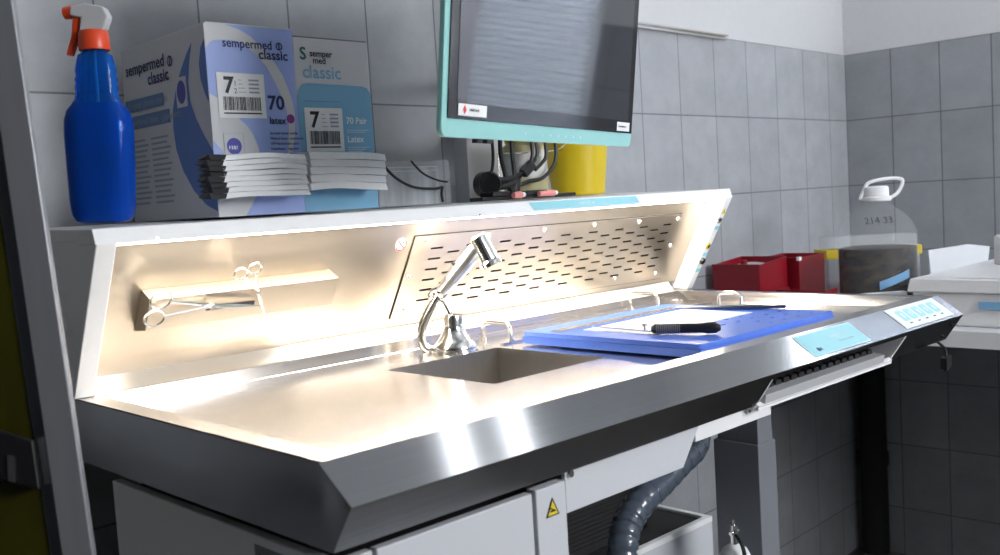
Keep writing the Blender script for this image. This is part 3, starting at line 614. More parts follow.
clr = mat('clear_white_plastic', (.72, .74, .76), .25, 0, noise=((30, 30, 30), 0, .04, .02), trans=.25)
mk('collar', MB().lathe(hb, [(.0205, 0), (.0210, .003), (.0200, .024), (.0175, .027)], 24), ori, bt)
hx = Vector((.7135, -.698, 0)).normalized()*-1        # nozzle points to the left of the picture
up = Vector((0, 0, 1)); sdv = hx.cross(up)
def hq(a, z_, s_=0): return hb+hx*a+up*z_+sdv*s_
mk('spray_head', MB().extr([hq(-.018, .026, -.010), hq(-.026, .044, -.010), hq(-.020, .058, -.010), (hq(.005, .064, -.010)), hq(.026, .060, -.010), hq(.027, .048, -.010), hq(.012, .044, -.010), hq(.016, .026, -.010)], sdv*.020), clr, bt, bev=.003)
mk('nozzle', MB().tube([hq(.026, .054), hq(.037, .053)], [.0095, .0085], 14), ori, bt)
mk('trigger', MB().extr([hq(.014, .046, -.006), hq(.024, .046, -.006), hq(.029, .020, -.006), hq(.038, -.004, -.006), hq(.031, -.006, -.006), hq(.021, .018, -.006)], sdv*.012), ori, bt, bev=.0015)
tube_in = mk('dip_tube', MB().tube([bo+tl @ Vector((0, 0, .25)), bo+tl @ Vector((.006, 0, .02))], .0022, 8), clr, bt)

# glove cartons
card = mat('white_cardboard', (.66, .67, .69), .6, 0, noise=((60, 60, 60), .03, .04, .015))
peri = mat('periwinkle_print', (.36, .46, .84), .5, 0, noise=((60, 60, 60), 0, .04, .015))
royal = mat('royal_blue_print', (.09, .19, .50), .5, 0, noise=((60, 60, 60), 0, .04, .015))
sky_p = mat('sky_blue_print', (.20, .45, .66), .5, 0, noise=((60, 60, 60), 0, .04, .015))
purple = mat('purple_print', (.30, .05, .28), .5, 0, noise=((60, 60, 60), 0, .04, .015))
greypr = mat('grey_print', (.33, .38, .46), .5, 0, noise=((60, 60, 60), 0, .04, .015))
c1 = thing('glove_carton', (.81, 1.51, TZ), 'large glove carton with periwinkle swirl print and a size 7 1/2 sticker', 'box')
ax0, ax1, ay0, ay1, az = .740, .892, 1.360, 1.650, 1.4485
mk('carton', MB().box(ax0, ax1, ay0, ay1, TZ, az), card, c1, bev=.0015)
mk('lid_flap', MB().box(ax0+.004, ax1-.002, ay0+.001, ay1-.004, az, az+.0022), card, c1, smooth=False)
W1, H1 = ax1-ax0, az-TZ
F1 = Frame((ax0, ay0, TZ), (1, 0, 0), (0, 0, 1))
def uv(l): return [(u*W1, (1-v)*H1) for u, v in l]
flat('front_print', [uv([(0, 0), (1, 0), (1, 1), (0, 1)])], F1, peri, c1, e=.0004)
flat('white_swirl', [uv([(0, 0), (.23, 0), (.38, .02), (.5, .05), (.64, .11), (.76, .18), (.85, .25), (.91, .33), (.95, .40), (.96, .46), (.95, .53), (.93, .60), (.88, .70), (.80, .80), (.72, .80), (.80, .72), (.86, .63), (.88, .5), (.85, .4), (.75, .29), (.68, .22), (.6, .17), (.43, .095), (.3, .08), (.2, .08), (.1, .085), (.05, .10), (0, .13)]),
    uv([(0, .36), (.1, .385), (.24, .46), (.38, .52), (.45, .57), (.50, .64), (.52, .72), (.50, .82), (.42, .91), (.30, 1), (0, 1), (0, .92), (.12, .84), (.16, .77), (.14, .70), (.08, .65), (0, .60)])], F1, card, c1, e=.0008)
text('lettering', 'sempermed', .0190, F1, .30*W1-.018, H1*.885, navy, c1, bold=.015, e=.0012, sx=.95)
flat('emblem', ring_polys(.83*W1, H1*.905, .0045, .0062, 14)+[rect(.83*W1-.001, H1*.905-.005, .83*W1+.001, H1*.905+.005)], F1, navy, c1, e=.0012)
text('lettering', 'classic', .021, F1, .58*W1, H1*.832, navy, c1, bold=.02, e=.0012)
text('lettering', '70', .030, F1, .645*W1, H1*.565, navy, c1, bold=.03, e=.0012)
text('lettering', 'latex', .0150, F1, .650*W1, H1*.487, navy, c1, bold=.03, e=.0012)
flat('size_dot', [disc(.905*W1, H1*.515, .0072)], F1, purple, c1, e=.0012)
for k, s_ in enumerate(('Surgical gloves sterile', 'Natural latex - powdered', 'OP-Handschuhe steril', 'Naturlatex - gepudert')): text('small_print', s_, .0058, F1, .645*W1, H1*(.430-.028*k), navy, c1, e=.0012, bold=.02)
text('small_print', 'CE 0123', .010, F1, .645*W1, H1*.295, navy, c1, e=.0012)
def sticker(F, W, H, par, u, v, w_, h_, big, frac):
    st = flat('size_sticker', [rect(u, v, u+w_, v+h_)], F, paper, par, e=.0016, label='white barcode sticker')
    text('lettering', big, h_*.50, F, u+w_*.13, v+h_*.56, ink, st, bold=.03, e=.0020)
    if frac: text('lettering', '1', h_*.16, F, u+w_*.34, v+h_*.72, ink, st, e=.0020); text('lettering', '2', h_*.16, F, u+w_*.34, v+h_*.55, ink, st, e=.0020)
    rr = random.Random(3); ps = []; x_ = .10
    while x_ < .88:
        b_ = rr.choice([.008, .012, .02]); ps.append(rect(u+w_*x_, v+h_*.17, u+w_*(x_+b_), v+h_*.47)); x_ += b_+rr.choice([.008, .012, .018])
    ps += [rect(u+w_*.10, v+h_*.09, u+w_*.90, v+h_*.12)]
    flat('barcode', ps, F, ink, st, e=.0020)
    flat('small_print', [rect(u+w_*.66, v+h_*(.56+.09*k), u+w_*.88, v+h_*(.60+.09*k)) for k in range(4)]+[rect(u+w_*.44, v+h_*(.57+.09*k), u+w_*(.60-.03*k), v+h_*(.585+.09*k)) for k in range(4)], F, greypr, st, e=.0020)
sticker(F1, W1, H1, c1, .09*W1, H1*.515, .53*W1, H1*.235, '7', True)
em = flat('seal_sticker', [rect(.115*W1, H1*.30, .335*W1, H1*.435)], F1, card, c1, e=.0014, label='white seal with blue globe emblem')
flat('globe', [disc(.225*W1, H1*.367, .0125)], F1, mat('indigo_ink', (.08, .08, .42), .5, 0, noise=((60, 60, 60), 0, .04, 0)), em, e=.0018)
scribble('globe_lines', .215*W1-.0075, H1*.350, .006, 4, F1, paper, em, e=.0022, seed=9)
flat('seal_border', [rect(.115*W1, H1*.30, .118*W1, H1*.435), rect(.332*W1, H1*.30, .335*W1, H1*.435), rect(.115*W1, H1*.30, .335*W1, H1*.301), rect(.115*W1, H1*.434, .335*W1, H1*.435)], F1, greypr, em, e=.0022)
# left side of the carton
D1 = ay1-ay0
F2 = Frame((ax0, ay1, TZ), (0, -1, 0), (0, 0, 1))      # u runs from the back to the near edge
def uw(l): return [(u*D1, (1-v)*H1) for u, v in l]
flat('side_print', [uw([(.865, .08), (.80, .13), (.72, .21), (.65, .30), (.60, .40), (.585, .50), (.60, .62), (.66, .74), (.76, .85), (.88, .93), (1, .97), (1, .66), (.92, .57), (.85, .48), (.80, .38), (.795, .28), (.82, .18)]),
    uw([(1, .08), (.955, .12), (.925, .20), (.93, .28), (.965, .36), (1, .41)])], F2, royal, c1, e=.0006)
text('lettering', 'sempermed', .027, F2, .06*D1, H1*.845, navy, c1, bold=.015, e=.0012, sx=1.1)
text('lettering', 'classic', .027, F2, .33*D1, H1*.765, navy, c1, bold=.02, e=.0012, sx=1.1)
flat('emblem', ring_polys(.61*D1, H1*.86, .0065, .0085, 14)+[rect(.61*D1-.001, H1*.86-.007, .61*D1+.001, H1*.86+.007)], F2, navy, c1, e=.0012)
flat('side_bands', [rect(.02*D1, H1*.635, .50*D1, H1*.705), rect(.02*D1, H1*.535, .56*D1, H1*.610)], F2, sky_p if False else mat('slate_blue_print', (.13, .24, .45), .5, 0, noise=((60, 60, 60), 0, .04, .015)), c1, e=.0010)
text('small_print', 'Surgical gloves sterile', .0165, F2, .06*D1, H1*.652, greypr, c1, e=.0014)
text('small_print', 'Powdered latex - gepudert', .0165, F2, .06*D1, H1*.555, greypr, c1, e=.0014)
flat('small_print', [rect(D1*(.04+.27*a_), H1*(.10+.03*b_), D1*(.04+.27*a_+.19+.02*((a_+b_) % 3)), H1*(.112+.03*b_)) for a_ in range(2) for b_ in range(13)], F2, greypr, c1, e=.0010)
e2 = flat('seal_sticker', [rect(.655*D1, H1*.60, .775*D1, H1*.76)], F2, card, c1, e=.0012, label='white seal with blue globe emblem')
flat('globe', [disc(.715*D1, H1*.68, .0140, ry=.018)], F2, mat('indigo_ink'), e2, e=.0016)

c2 = thing('glove_carton', (.97, 1.50, TZ), 'narrow glove carton in sky blue and white with a size 7 sticker', 'box')
bx0, bx1, by0, by1, bz = .8965, 1.044, 1.366, 1.600, 1.4400
mk('carton', MB().box(bx0, bx1, by0, by1, TZ, bz), card, c2, bev=.0015)
mk('lid_flap', MB().box(bx0+.004, bx1-.002, by0+.001, by1-.004, bz, bz+.0022), mat('brown_cardboard', (.20, .17, .15), .7, 0, noise=((60, 60, 60), 0, .04, .02)), c2, smooth=False)
W2, H2 = bx1-bx0, bz-TZ
F3 = Frame((bx0, by0, TZ), (1, 0, 0), (0, 0, 1))
flat('front_print', [[(0, 0), (W2, 0), (W2, H2*.66), (W2*.985, H2*.70), (W2*.95, H2*.725), (W2*.88, H2*.735), (W2*.14, H2*.74), (W2*.07, H2*.73), (W2*.02, H2*.70), (0, H2*.66)]], F3, sky_p, c2, e=.0006)
text('lettering', 'S', .028, F3, .07*W2, H2*.875, mat('green_ink', (.02, .16, .13), .5, 0, noise=((60, 60, 60), 0, .04, 0)), c2, bold=.02, e=.0012)
text('lettering', 'semper', .0145, F3, .20*W2, H2*.895, ink, c2, bold=.02, e=.0012)
text('lettering', 'med', .0145, F3, .235*W2, H2*.855, ink, c2, bold=.02, e=.0012)
text('lettering', 'classic', .030, F3, .09*W2, H2*.770, sky_p, c2, bold=.012, e=.0012)
sticker(F3, W2, H2, c2, .075*W2, H2*.345, .50*W2, H2*.255, '7', False)
text('lettering', '70 Pair', .0150, F3, .625*W2, H2*.510, paper, c2, bold=.02, e=.0012)
text('lettering', 'Latex', .0150, F3, .625*W2, H2*.400, paper, c2, bold=.02, e=.0012)
text('small_print', 'CE', .013, F3, .625*W2, H2*.290, paper, c2, e=.0012)
flat('small_print', [rect(.625*W2, H2*(.470-.012*k), W2*(.93-.05*k), H2*(.473-.012*k)) for k in range(2)]+[rect(.625*W2, H2*(.368-.012*k), W2*(.93-.05*k), H2*(.371-.012*k)) for k in range(3)]+[rect(.625*W2, H2*(.270-.012*k), W2*.93, H2*(.273-.012*k)) for k in range(4)]+[rect(.635*W2, H2*.185, .945*W2, H2*.222)], F3, paper, c2, e=.0012)
flat('size_dot', [disc(.88*W2, H2*.135, .0062)], F3, purple, c2, e=.0012)
flat('tear', [[(.17*W2, H2*.34), (.21*W2, H2*.33), (.225*W2, H2*.27), (.18*W2, H2*.275)], rect(.08*W2, H2*.635, .55*W2, H2*.638)], F3, royal, c2, e=.0012)

# sterile glove packets fanned out of the cartons
pk_m = mat('crumpled_packet_paper', (.84, .86, .88), .55, 0, noise=((18, 18, 18), .2, .05, .02))
pk_d = mat('dark_packet_edge', (.05, .05, .055), .5, 0, noise=((28, 28, 28), .3, .05, .03))
def packet(x0, x1, z0, h, k, dark, label, grp):
    t = thing('glove_packet', ((x0+x1)/2, 1.33, z0), label, 'packet', grp)
    rr = random.Random(k*13+int(x0*100)); n = 10; mb = MB(); yf = 1.306+rr.uniform(-.0012, .0012)
    top, bot = [], []
    for i in range(n+1):
        f = i/n; x = x0+(x1-x0)*f; wob = .0008*math.sin(f*7+k*.6)+rr.uniform(-.0002, .0002)
        sag = -.010*(f**2)*(0 if dark else .5) + .002*math.sin(3.1*f)
        zz = z0+sag+wob
        bot.append([(x, yf+.001*math.sin(f*11+k), zz), (x, 1.359, zz+.003)]); top.append([(x, yf+.003+.001*math.sin(f*7+k), zz+h), (x, 1.359, zz+h+.003)])
    for i in range(n):
        a, b, c_, d = bot[i], bot[i+1], top[i], top[i+1]
        mb.hexa([a[0], b[0], b[1], a[1], c_[0], d[0], d[1], c_[1]])
    bmesh.ops.remove_doubles(mb.bm, verts=mb.bm.verts, dist=.00005)
    mk('packet_body', mb, pk_m, t, smooth=False)
    if dark:
        mk('folded_end', MB().extr([(x0+.001, yf-.001, z0+.0005), (x0-.016, yf+.010, z0+.001), (x0-.020, yf+.022, z0+h*.6), (x0-.016, yf+.014, z0+h*1.35), (x0+.004, yf-.001, z0+h*1.0)], (0, .020, .0)), pk_d, t)
    return t
for k in range(8):
    word = ['lowest', 'second lowest', 'third from the bottom', 'fourth from the bottom', 'fifth from the bottom', 'third from the top', 'second from the top', 'topmost'][k]
    packet(.722+.002*((k*5) % 3), .868-.002*(k % 2), 1.1865+.0080*k, .0074, k, True, 'white glove packet with dark folded end, %s of the left stack' % word, 'glove packets in front of the swirl carton')
for k in range(5):
    word = ['lowest', 'second lowest', 'middle', 'second from the top', 'topmost'][k]
    packet(.872+.002*(k % 2), 1.020-.003*((k*3) % 3), 1.1935+.0118*k, .0112, k+20, False, 'white glove packet before the sky blue carton, %s of its stack' % word, 'glove packets in front of the sky blue carton')

# wrapped sheets behind the right packets
pw = thing('wrapped_sheets', (1.23, 1.55, TZ), 'stack of white sheets in clear wrapping between carton and cables', 'packet')
mk('sheets', MB().box(1.150, 1.300, 1.50, 1.60, TZ, 1.236).box(1.145, 1.296, 1.494, 1.50, TZ, 1.228), mat('striped_paper', (.42, .44, .47), .5, 0, noise=((60, 4, 4), 0, .05, .35)), pw, bev=.002)
mk('wrapping', MB().box(1.138, 1.322, 1.488, 1.612, TZ, 1.247), mat('clear_film', (.9, .93, .96), .06, 0, alpha=.16, noise=((20, 20, 20), .6, .04, 0)), pw, bev=.004)
cbl = mk('curled_cable', MB().tube(spline([(1.150, 1.482, 1.240), (1.175, 1.478, 1.215), (1.215, 1.476, 1.196), (1.265, 1.476, 1.191), (1.290, 1.478, 1.194)], 8), .0028, 8).tube(spline([(1.215, 1.478, 1.246), (1.240, 1.476, 1.222), (1.275, 1.476, 1.208), (1.305, 1.480, 1.203)], 8), .0020, 8).tube([(1.290, 1.478, 1.194), (1.292, 1.484, 1.180), (1.294, 1.484, TZ+.003)], .0028, 8), rubber, org=(1.32, 1.48, TZ))
tag(cbl, 'thin dark cable curling over the wrapped white sheets', 'cable')
# yellow bucket and pale jar
bk = thing('sharps_bucket', (1.825, 1.60, TZ), 'bright yellow tapered bucket standing behind the monitor', 'bucket')
mk('bucket_body', MB().lathe((1.825, 1.592, TZ), [(.060, 0), (.064, .004), (.083, .20), (.083, .203), (.080, .203)], 36), yellow, bk)
mk('rim', MB().lathe((1.825, 1.592, TZ+.196), [(.083, 0), (.088, .002), (.088, .010), (.080, .012)], 36), yellow, bk)
lb = MB()
for k in range(9):
    a = -.52; r_ = .0665+.0009*k*2.2
for k in range(6):
    zz0 = TZ+.010+.018*k; r_ = .0655+.0968*(zz0-TZ+.008)*1.0
    pts = []
    for a in (-.50, -.34, -.18):
        pts.append(a)
    for a, b in ((-.50, -.34), (-.34, -.18)):
        lb.face([(1.825+r_*math.cos(a), 1.592+r_*math.sin(a), zz0), (1.825+r_*math.cos(b), 1.592+r_*math.sin(b), zz0), (1.825+(r_+.0014)*math.cos(b), 1.592+(r_+.0014)*math.sin(b), zz0+.014), (1.825+(r_+.0014)*math.cos(a), 1.592+(r_+.0014)*math.sin(a), zz0+.014)])
mk('scale_label', lb, paper, bk, smooth=False)
jr = thing('pale_jar', (1.622, 1.57, TZ), 'pale yellow translucent jar behind the cables, beside the bucket', 'jar')
mk('jar_body', MB().lathe((1.622, 1.57, TZ), [(.048, 0), (.050, .004), (.050, .118), (.040, .126)], 32), mat('pale_yellow_plastic', (.60, .55, .30), .3, 0, noise=((30, 30, 30), 0, .04, .02), trans=.35), jr)
mk('label', MB().tube([(1.622, 1.57, TZ+.045), (1.622, 1.57, TZ+.105)], .0505, 32, caps=False), mat('pale_label', (.62, .62, .58), .5, 0, noise=((30, 30, 30), 0, .04, .05)), jr)
mk('lid', MB().cyl((1.622, 1.57, TZ+.126), (1.622, 1.57, TZ+.142), .044, seg=28), yellow, jr)

# ---------------------------------------------------------------- monitor
wd = Vector((.9535, .3017, 0)).normalized(); mn = Vector((wd.y, -wd.x, 0)); ti = math.radians(6.7)
mu = Vector((0, 0, 1))*math.cos(ti)+mn*math.sin(ti)
mo_o = Vector((.8625, .9845, 1.2475)); MF = Frame(mo_o, wd, mu)
MWd, MHt = .700, .440
mon = thing('monitor', (1.2, 1.1, 1.2475), 'large flat monitor with turquoise frame hanging above the bench', 'monitor')
def rrect(u0, v0, u1, v1, r, n=6):
    out = []
    for cxx, cyy, a0 in ((u1-r, v0+r, -math.pi/2), (u1-r, v1-r, 0), (u0+r, v1-r, math.pi/2), (u0+r, v0+r, math.pi)):
        out += [(cxx+r*math.cos(a0+math.pi/2*k/n), cyy+r*math.sin(a0+math.pi/2*k/n)) for k in range(n+1)]
    return out
mk('shell', MB().extr([MF.P(u, v, -.009) for u, v in rrect(0, 0, MWd, MHt, .014)], MF.n*.009), teal, mon, bev=.002)
mk('back_shell', MB().extr([MF.P(u, v, -.045) for u, v in rrect(.06, .05, MWd-.06, MHt-.06, .02)], MF.n*.0355), mat('grey_monitor_back', (.45, .47, .49), .5, 0, noise=((60, 60, 60), 0, .04, .01)), mon, bev=.003)
mk('glass_bezel', MB().extr([MF.P(u, v, .0002) for u, v in rect(.012, .0255, MWd-.006, MHt-.010)], MF.n*.002), mat('bezel_glass', (.008, .008, .010), .08, 0, noise=((3, 3, 3), 0, .01, 0)), mon, smooth=False)
mk('screen', MB().extr([MF.P(u, v, .0023) for u, v in rect(.034, .048, MWd-.030, MHt-.030)], MF.n*.0006), screen_m, mon, smooth=False)
s1_ = flat('sticker', [rect(.036, .0300, .115, .0460)], MF, paper, mon, e=.0034, label='small white maker sticker with a diamond mark')
flat('diamond_mark', [[(.053, .0315), (.058, .038), (.053, .0445), (.048, .038)]], MF, red_ink, s1_, e=.0038)
scribble('lettering', .066, .0365, .0040, 10, MF, ink, s1_, e=.0038, seed=7)
s2_ = flat('sticker', [rect(.614, .0285, .678, .0450)], MF, paper, mon, e=.0034, label='small white sticker on the right')
scribble('lettering', .622, .0352, .0030, 17, MF, ink, s2_, e=.0038, seed=8)
flat('touch_symbols', [disc(.245+.030*k, .0115, .0022, 10) for k in range(8) if k != 1], MF, mat('pale_ink'), mon, e=.0006)
for k, u_ in enumerate((.105, .135)): mk('port', MB().obox(MF.P(u_, -.006, -.013), wd*.016, mu*.006, MF.n*.008), black, mon, smooth=False)
arm_a = MF.P(.36, .20, -.045); arm_b = Vector(WF(1.71, D-.045, 0)); arm_b.z = arm_a.z
arm = mon
mk('vesa_plate', MB().obox(MF.P(.31, .15, -.055), wd*.10, mu*.10, MF.n*.0098), blackm, arm, bev=.002)
mk('arm_tube', MB().tube([arm_a-MF.n*.008, arm_a-MF.n*.06, arm_b-Vector((0, .03, 0)), arm_b], .015, 14), blackm, arm)
mk('wall_plate', MB().box(arm_b.x-.04, arm_b.x+.04, arm_b.y-.012, arm_b.y-.001, arm_b.z-.07, arm_b.z+.07), blackm, arm, bev=.002)
mk('added_cable_support', MB().box(1.42, 1.69, 1.495, 1.512, 1.306, 1.335).box(1.54, 1.58, 1.512, 1.70, 1.312, 1.330), blackm, mon, bev=.002)  # support added out of sight behind the monitor for the cables to hang from
# cables under the monitor
def cable(pts, r, label):
    o = mk('monitor_cable', MB().tube(spline(pts, 8), r, 8), rubber, org=pts[0]); tag(o, label, 'cable', 'cables under the monitor'); return o
yb_ = 1.50
def mp(u_): return MF.P(u_, .001, -.008)
cable([(1.455, yb_, 1.306), (1.455, yb_, 1.285), (1.455, yb_, 1.252), (1.448, yb_, 1.222), (1.430, yb_, 1.207)], .0034, 'leftmost black monitor cable ending at the round plug')
cable([(1.478, yb_, 1.306), (1.478, yb_, 1.285), (1.478, yb_, 1.252), (1.487, yb_, 1.215), (1.492, yb_, 1.190)], .0048, 'thick black cable second from the left below the monitor')
cable([(1.512, yb_, 1.306), (1.512, yb_, 1.285), (1.512, yb_, 1.252), (1.515, yb_, 1.215), (1.512, yb_, 1.190)], .0046, 'straight black cable in the middle below the monitor')
cable([(1.574, yb_, 1.306), (1.574, yb_, 1.285), (1.574, yb_, 1.252), (1.555, yb_, 1.225), (1.510, yb_, 1.207), (1.455, yb_, 1.190)], .0042, 'black cable looping from the monitor to the round plug')
cable([(1.598, yb_+.01, 1.306), (1.598, yb_+.01, 1.285), (1.598, yb_+.01, 1.252), (1.570, yb_+.01, 1.228), (1.532, yb_+.01, 1.200), (1.515, yb_, 1.184)], .0038, 'thin black cable inside the cable loops')
cable([(1.618, yb_, 1.306), (1.618, yb_, 1.285), (1.618, yb_, 1.252), (1.602, yb_, 1.236), (1.580, yb_, 1.222)], .0042, 'black cable ending in the video plug')
cable([(1.650, yb_, 1.306), (1.650, yb_, 1.285), (1.650, yb_, 1.252), (1.636, yb_, 1.226), (1.600, yb_, 1.203), (1.555, yb_, 1.197), (1.515, yb_, 1.186)], .0042, 'widest black cable loop, rightmost below the monitor')
vp = mk('video_plug', MB().obox((1.548, yb_-.008, 1.206), (.030, 0, .022), (0, .014, 0), (-.014, 0, .016)), black, org=(1.56, yb_, 1.21), bev=.002)
tag(vp, 'black video plug on the end of the cable loops', 'plug')
pg = thing('round_plug', (1.430, yb_, 1.197), 'round black power plug hanging from the cables', 'plug')
mk('disc', MB().tube([(1.430, yb_-.012, 1.195), (1.432, yb_-.010, 1.195), (1.436, yb_+.014, 1.195)], [.022, .027, .027], 26), black, pg)
mk('neck', MB().tube([(1.445, yb_, 1.200), (1.485, yb_, 1.203), (1.52, yb_, 1.208)], [.009, .007, .006], 12), black, pg)
nb_ = mk('cable_bundle', MB().tube(spline([(1.45, yb_, 1.187), (1.49, yb_, 1.190), (1.515, yb_, 1.196), (1.512, yb_, 1.175), (1.515, yb_, 1.165)], 6), .0065, 10).extr([(1.488, yb_-.004, 1.201), (1.530, yb_-.004, 1.203), (1.524, yb_-.004, 1.172), (1.505, yb_-.004, 1.172)], (0, .012, 0)), rubber, org=(1.51, yb_, TZ))
tag(nb_, 'knot of black cable bundled behind the hood lip', 'cable')
ad = thing('power_strip', (1.51, 1.47, TZ), 'flat black power strip with plugs lying on the hood behind the lip', 'power strip')
mk('strip', MB().box(1.375, 1.66, 1.455, 1.495, TZ, TZ+.008).box(1.40, 1.45, 1.45, 1.49, TZ+.008, TZ+.018).box(1.49, 1.565, 1.452, 1.495, TZ+.008, TZ+.017), black, ad, bev=.002)
pink = mat('salmon_plastic', (.80, .30, .28), .4, 0, noise=((30, 30, 30), 0, .04, .02))
for x0_, x1_, r_, lb_ in ((1.452, 1.474, .0080, 'short salmon pink connector left on the power strip'), (1.528, 1.574, .0070, 'long salmon pink connector on the right of the power strip')):
    t = thing('pink_connector', (x0_, 1.444, TZ), lb_, 'connector', 'pink connectors')
    mk('sleeve', MB().tube([(x0_, 1.444, TZ+.0085), (x1_, 1.444, TZ+.0090)], [r_*.8, r_], 14), pink, t)
    mk('tip', MB().cyl((x1_, 1.444, TZ+.0090), (x1_+.010, 1.444, TZ+.0090), r_*.65, seg=12), paper, t)
# thin wire
wi = mk('thin_wire', MB().tube(spline([(1.50, 1.53, 1.262), (1.58, 1.53, 1.2615), (1.69, 1.53, 1.268), (1.74, 1.54, 1.29)], 6), .0016, 6).tube([(1.50, 1.53, 1.262), (1.495, 1.53, TZ)], .0016, 6), satin, org=(1.5, 1.53, TZ))
tag(wi, 'thin grey wire crossing in front of the pale jar', 'wire')

# ---------------------------------------------------------------- counter on the right
CZ = .755
ct = thing('side_counter', (3.1, 1.0, -Z0), 'white-edged laboratory counter beside the right wall', 'counter')
mk('counter_top', MB().box(2.600, 3.66, -.6, 1.765, CZ-.045, CZ), mat('white_counter', (.66, .68, .71), .4, 0, noise=((40, 40, 40), 0, .04, .01)), ct, bev=.002)
mk('leg', MB().box(3.55, 3.60, -.55, -.50, -Z0, CZ-.045), greyc, ct, bev=.002)
mk('leg', MB().box(2.65, 2.70, -.55, -.50, -Z0, CZ-.045), greyc, ct, bev=.002)
mk('wall_cleat', MB().box(3.60, 3.64, -.6, 1.60, CZ-.12, CZ-.045), blackm, ct, smooth=False)
def open_bin(name, x0, x1, y0, y1, z0, zf, zb, label, red):
    t = thing(name, ((x0+x1)/2, (y0+y1)/2, z0), label, 'box', 'red plastic bins'); th = .004
    mb = MB(); mb.box(x0, x1, y0, y1, z0, z0+th)
    mb.extr([(x0, y0, z0), (x0, y1, z0), (x0, y1, zf), (x0, y0, zf)], (th, 0, 0))
    mb.extr([(x1-th, y0, z0), (x1-th, y1, z0), (x1-th, y1, zb), (x1-th, y0, zb)], (th, 0, 0))
    for y_ in (y0, y1-th): mb.extr([(x0+th, y_, z0), (x1-th, y_, z0), (x1-th, y_, zb), (x0+th, y_, zf)], (0, th, 0))
    mk('bin_body', mb, red, t, smooth=False)
    mk('bin_rim', MB().box(x0-.002, x0+.006, y0-.002, y1+.002, zf-.004, zf+.002), red, t, bev=.001)
    return t, th
t, _ = open_bin('red_bin', 2.622, 2.785, 1.588, 1.752, CZ, .920, .934, 'low open red plastic bin, the left one on the counter', redp)
mk('wadding', MB().lathe((2.705, 1.665, .895), [(.055, 0), (.066, .006), (.05, .020), (.02, .026)], 14, sq=1), mat('clear_bag', (.40, .40, .44), .3, 0, noise=((40, 40, 40), .8, .05, .05)), t)
mk('red_cap', MB().cyl((2.655, 1.66, .905), (2.655, 1.66, .932), .010, seg=12), redp, t)
t, _ = open_bin('red_bin', 2.800, 2.960, 1.555, 1.700, CZ, .926, .930, 'taller open red plastic bin, the right one on the counter', redp)
mk('white_clip', MB().box(2.797, 2.812, 1.552, 1.562, .918, .930), paper, t)
rt = mk('red_tray', MB().box(2.665, 2.740, 1.400, 1.560, CZ, CZ+.012).box(2.665, 2.669, 1.400, 1.560, CZ+.012, CZ+.088).box(2.669, 2.740, 1.556, 1.560, CZ+.012, CZ+.088).box(2.669, 2.740, 1.400, 1.404, CZ+.012, CZ+.088), redp, org=(2.7, 1.48, CZ), bev=.001)
tag(rt, 'low red tray between the red bins and the jug', 'tray')
# yellow-lidded tubs behind the jug
yt = thing('specimen_tub', (3.09, 1.45, CZ), 'clear specimen tub with yellow lid band behind the jug', 'tub')
clearp = mat('frosted_clear_plastic', (.62, .65, .69), .25, 0, noise=((30, 30, 30), 0, .04, .02), alpha=.55)
def obl(p, q, d, z0_, z1_, mb=None):
    p, q = Vector((*p, z0_)), Vector((*q, z0_)); e_ = (q-p); n_ = Vector((-e_.y, e_.x, 0)).normalized()*d
    return (mb or MB()).obox(p, e_, n_, (0, 0, z1_-z0_))
pA, pB = (2.975, 1.550), (3.205, 1.350)
mk('tub_body', obl(pA, pB, .10, CZ, .906), clearp, yt, bev=.004)
mk('yellow_lid', obl((2.970, 1.554), (3.212, 1.345), .105, .906, .936), yellow, yt, bev=.003)
mk('upper_tray', obl((2.980, 1.544), (3.200, 1.355), .095, .936, .975), mat('thin_clear_plastic', (.75, .78, .82), .2, 0, noise=((30, 30, 30), 0, .04, 0), alpha=.22), yt, bev=.004)
mk('red_contents', obl((2.985, 1.545), (3.04, 1.497), .04, CZ+.03, CZ+.075), redp, yt, bev=.004)
# jug
jc = Vector((2.862, 1.332, CZ-.0)); 
jg = thing('specimen_jug', jc, 'large clear plastic jug of dark specimens with white cap and handle', 'jug')
jp = [(.100, 0), (.110, .006), (.112, .02), (.110, .05), (.112, .08), (.110, .11), (.112, .14), (.112, .175), (.112, .215), (.108, .245), (.094, .275), (.072, .300), (.050, .318), (.040, .326), (.038, .345)]
glassy = mat('clear_jug_plastic', (.80, .84, .88), .06, 0, alpha=.09, noise=((14, 14, 14), .35, .04, 0))
mk('jug_body', MB().lathe(jc, jp, 40, sq=.3), glassy, jg)
dk = bpy.data.materials.new('dark_specimens'); dk.use_nodes = True; nt = dk.node_tree; b = nt.nodes['Principled BSDF']; b.inputs['Roughness'].default_value = .25; b.inputs['Specular IOR Level'].default_value = .2
tc = nt.nodes.new('ShaderNodeTexCoord'); mpn = nt.nodes.new('ShaderNodeMapping'); mpn.inputs['Scale'].default_value = (26, 26, 60); vz = nt.nodes.new('ShaderNodeTexNoise'); vz.inputs['Detail'].default_value = 4; vz.inputs['Scale'].default_value = 1
rp_ = nt.nodes.new('ShaderNodeValToRGB'); rp_.color_ramp.elements[0].position = .42; rp_.color_ramp.elements[0].color = (.005, .005, .006, 1); rp_.color_ramp.elements[1].position = .72; rp_.color_ramp.elements[1].color = (.07, .045, .02, 1)
nt.links.new(tc.outputs['Object'], mpn.inputs[0]); nt.links.new(mpn.outputs[0], vz.inputs[0]); nt.links.new(vz.outputs[0], rp_.inputs[0]); nt.links.new(rp_.outputs[0], b.inputs['Base Color'])
con = MB().lathe(jc, [(.095, .004), (.105, .010), (.107, .05), (.1065, .12), (.107, .198), (.100, .200)], 32, sq=.3)
mk('dark_contents', con, dk, jg)
mk('neck_collar', MB().lathe(jc+Vector((0, 0, .335)), [(.040, 0), (.043, .003), (.043, .012), (.038, .015)], 28), paper, jg)
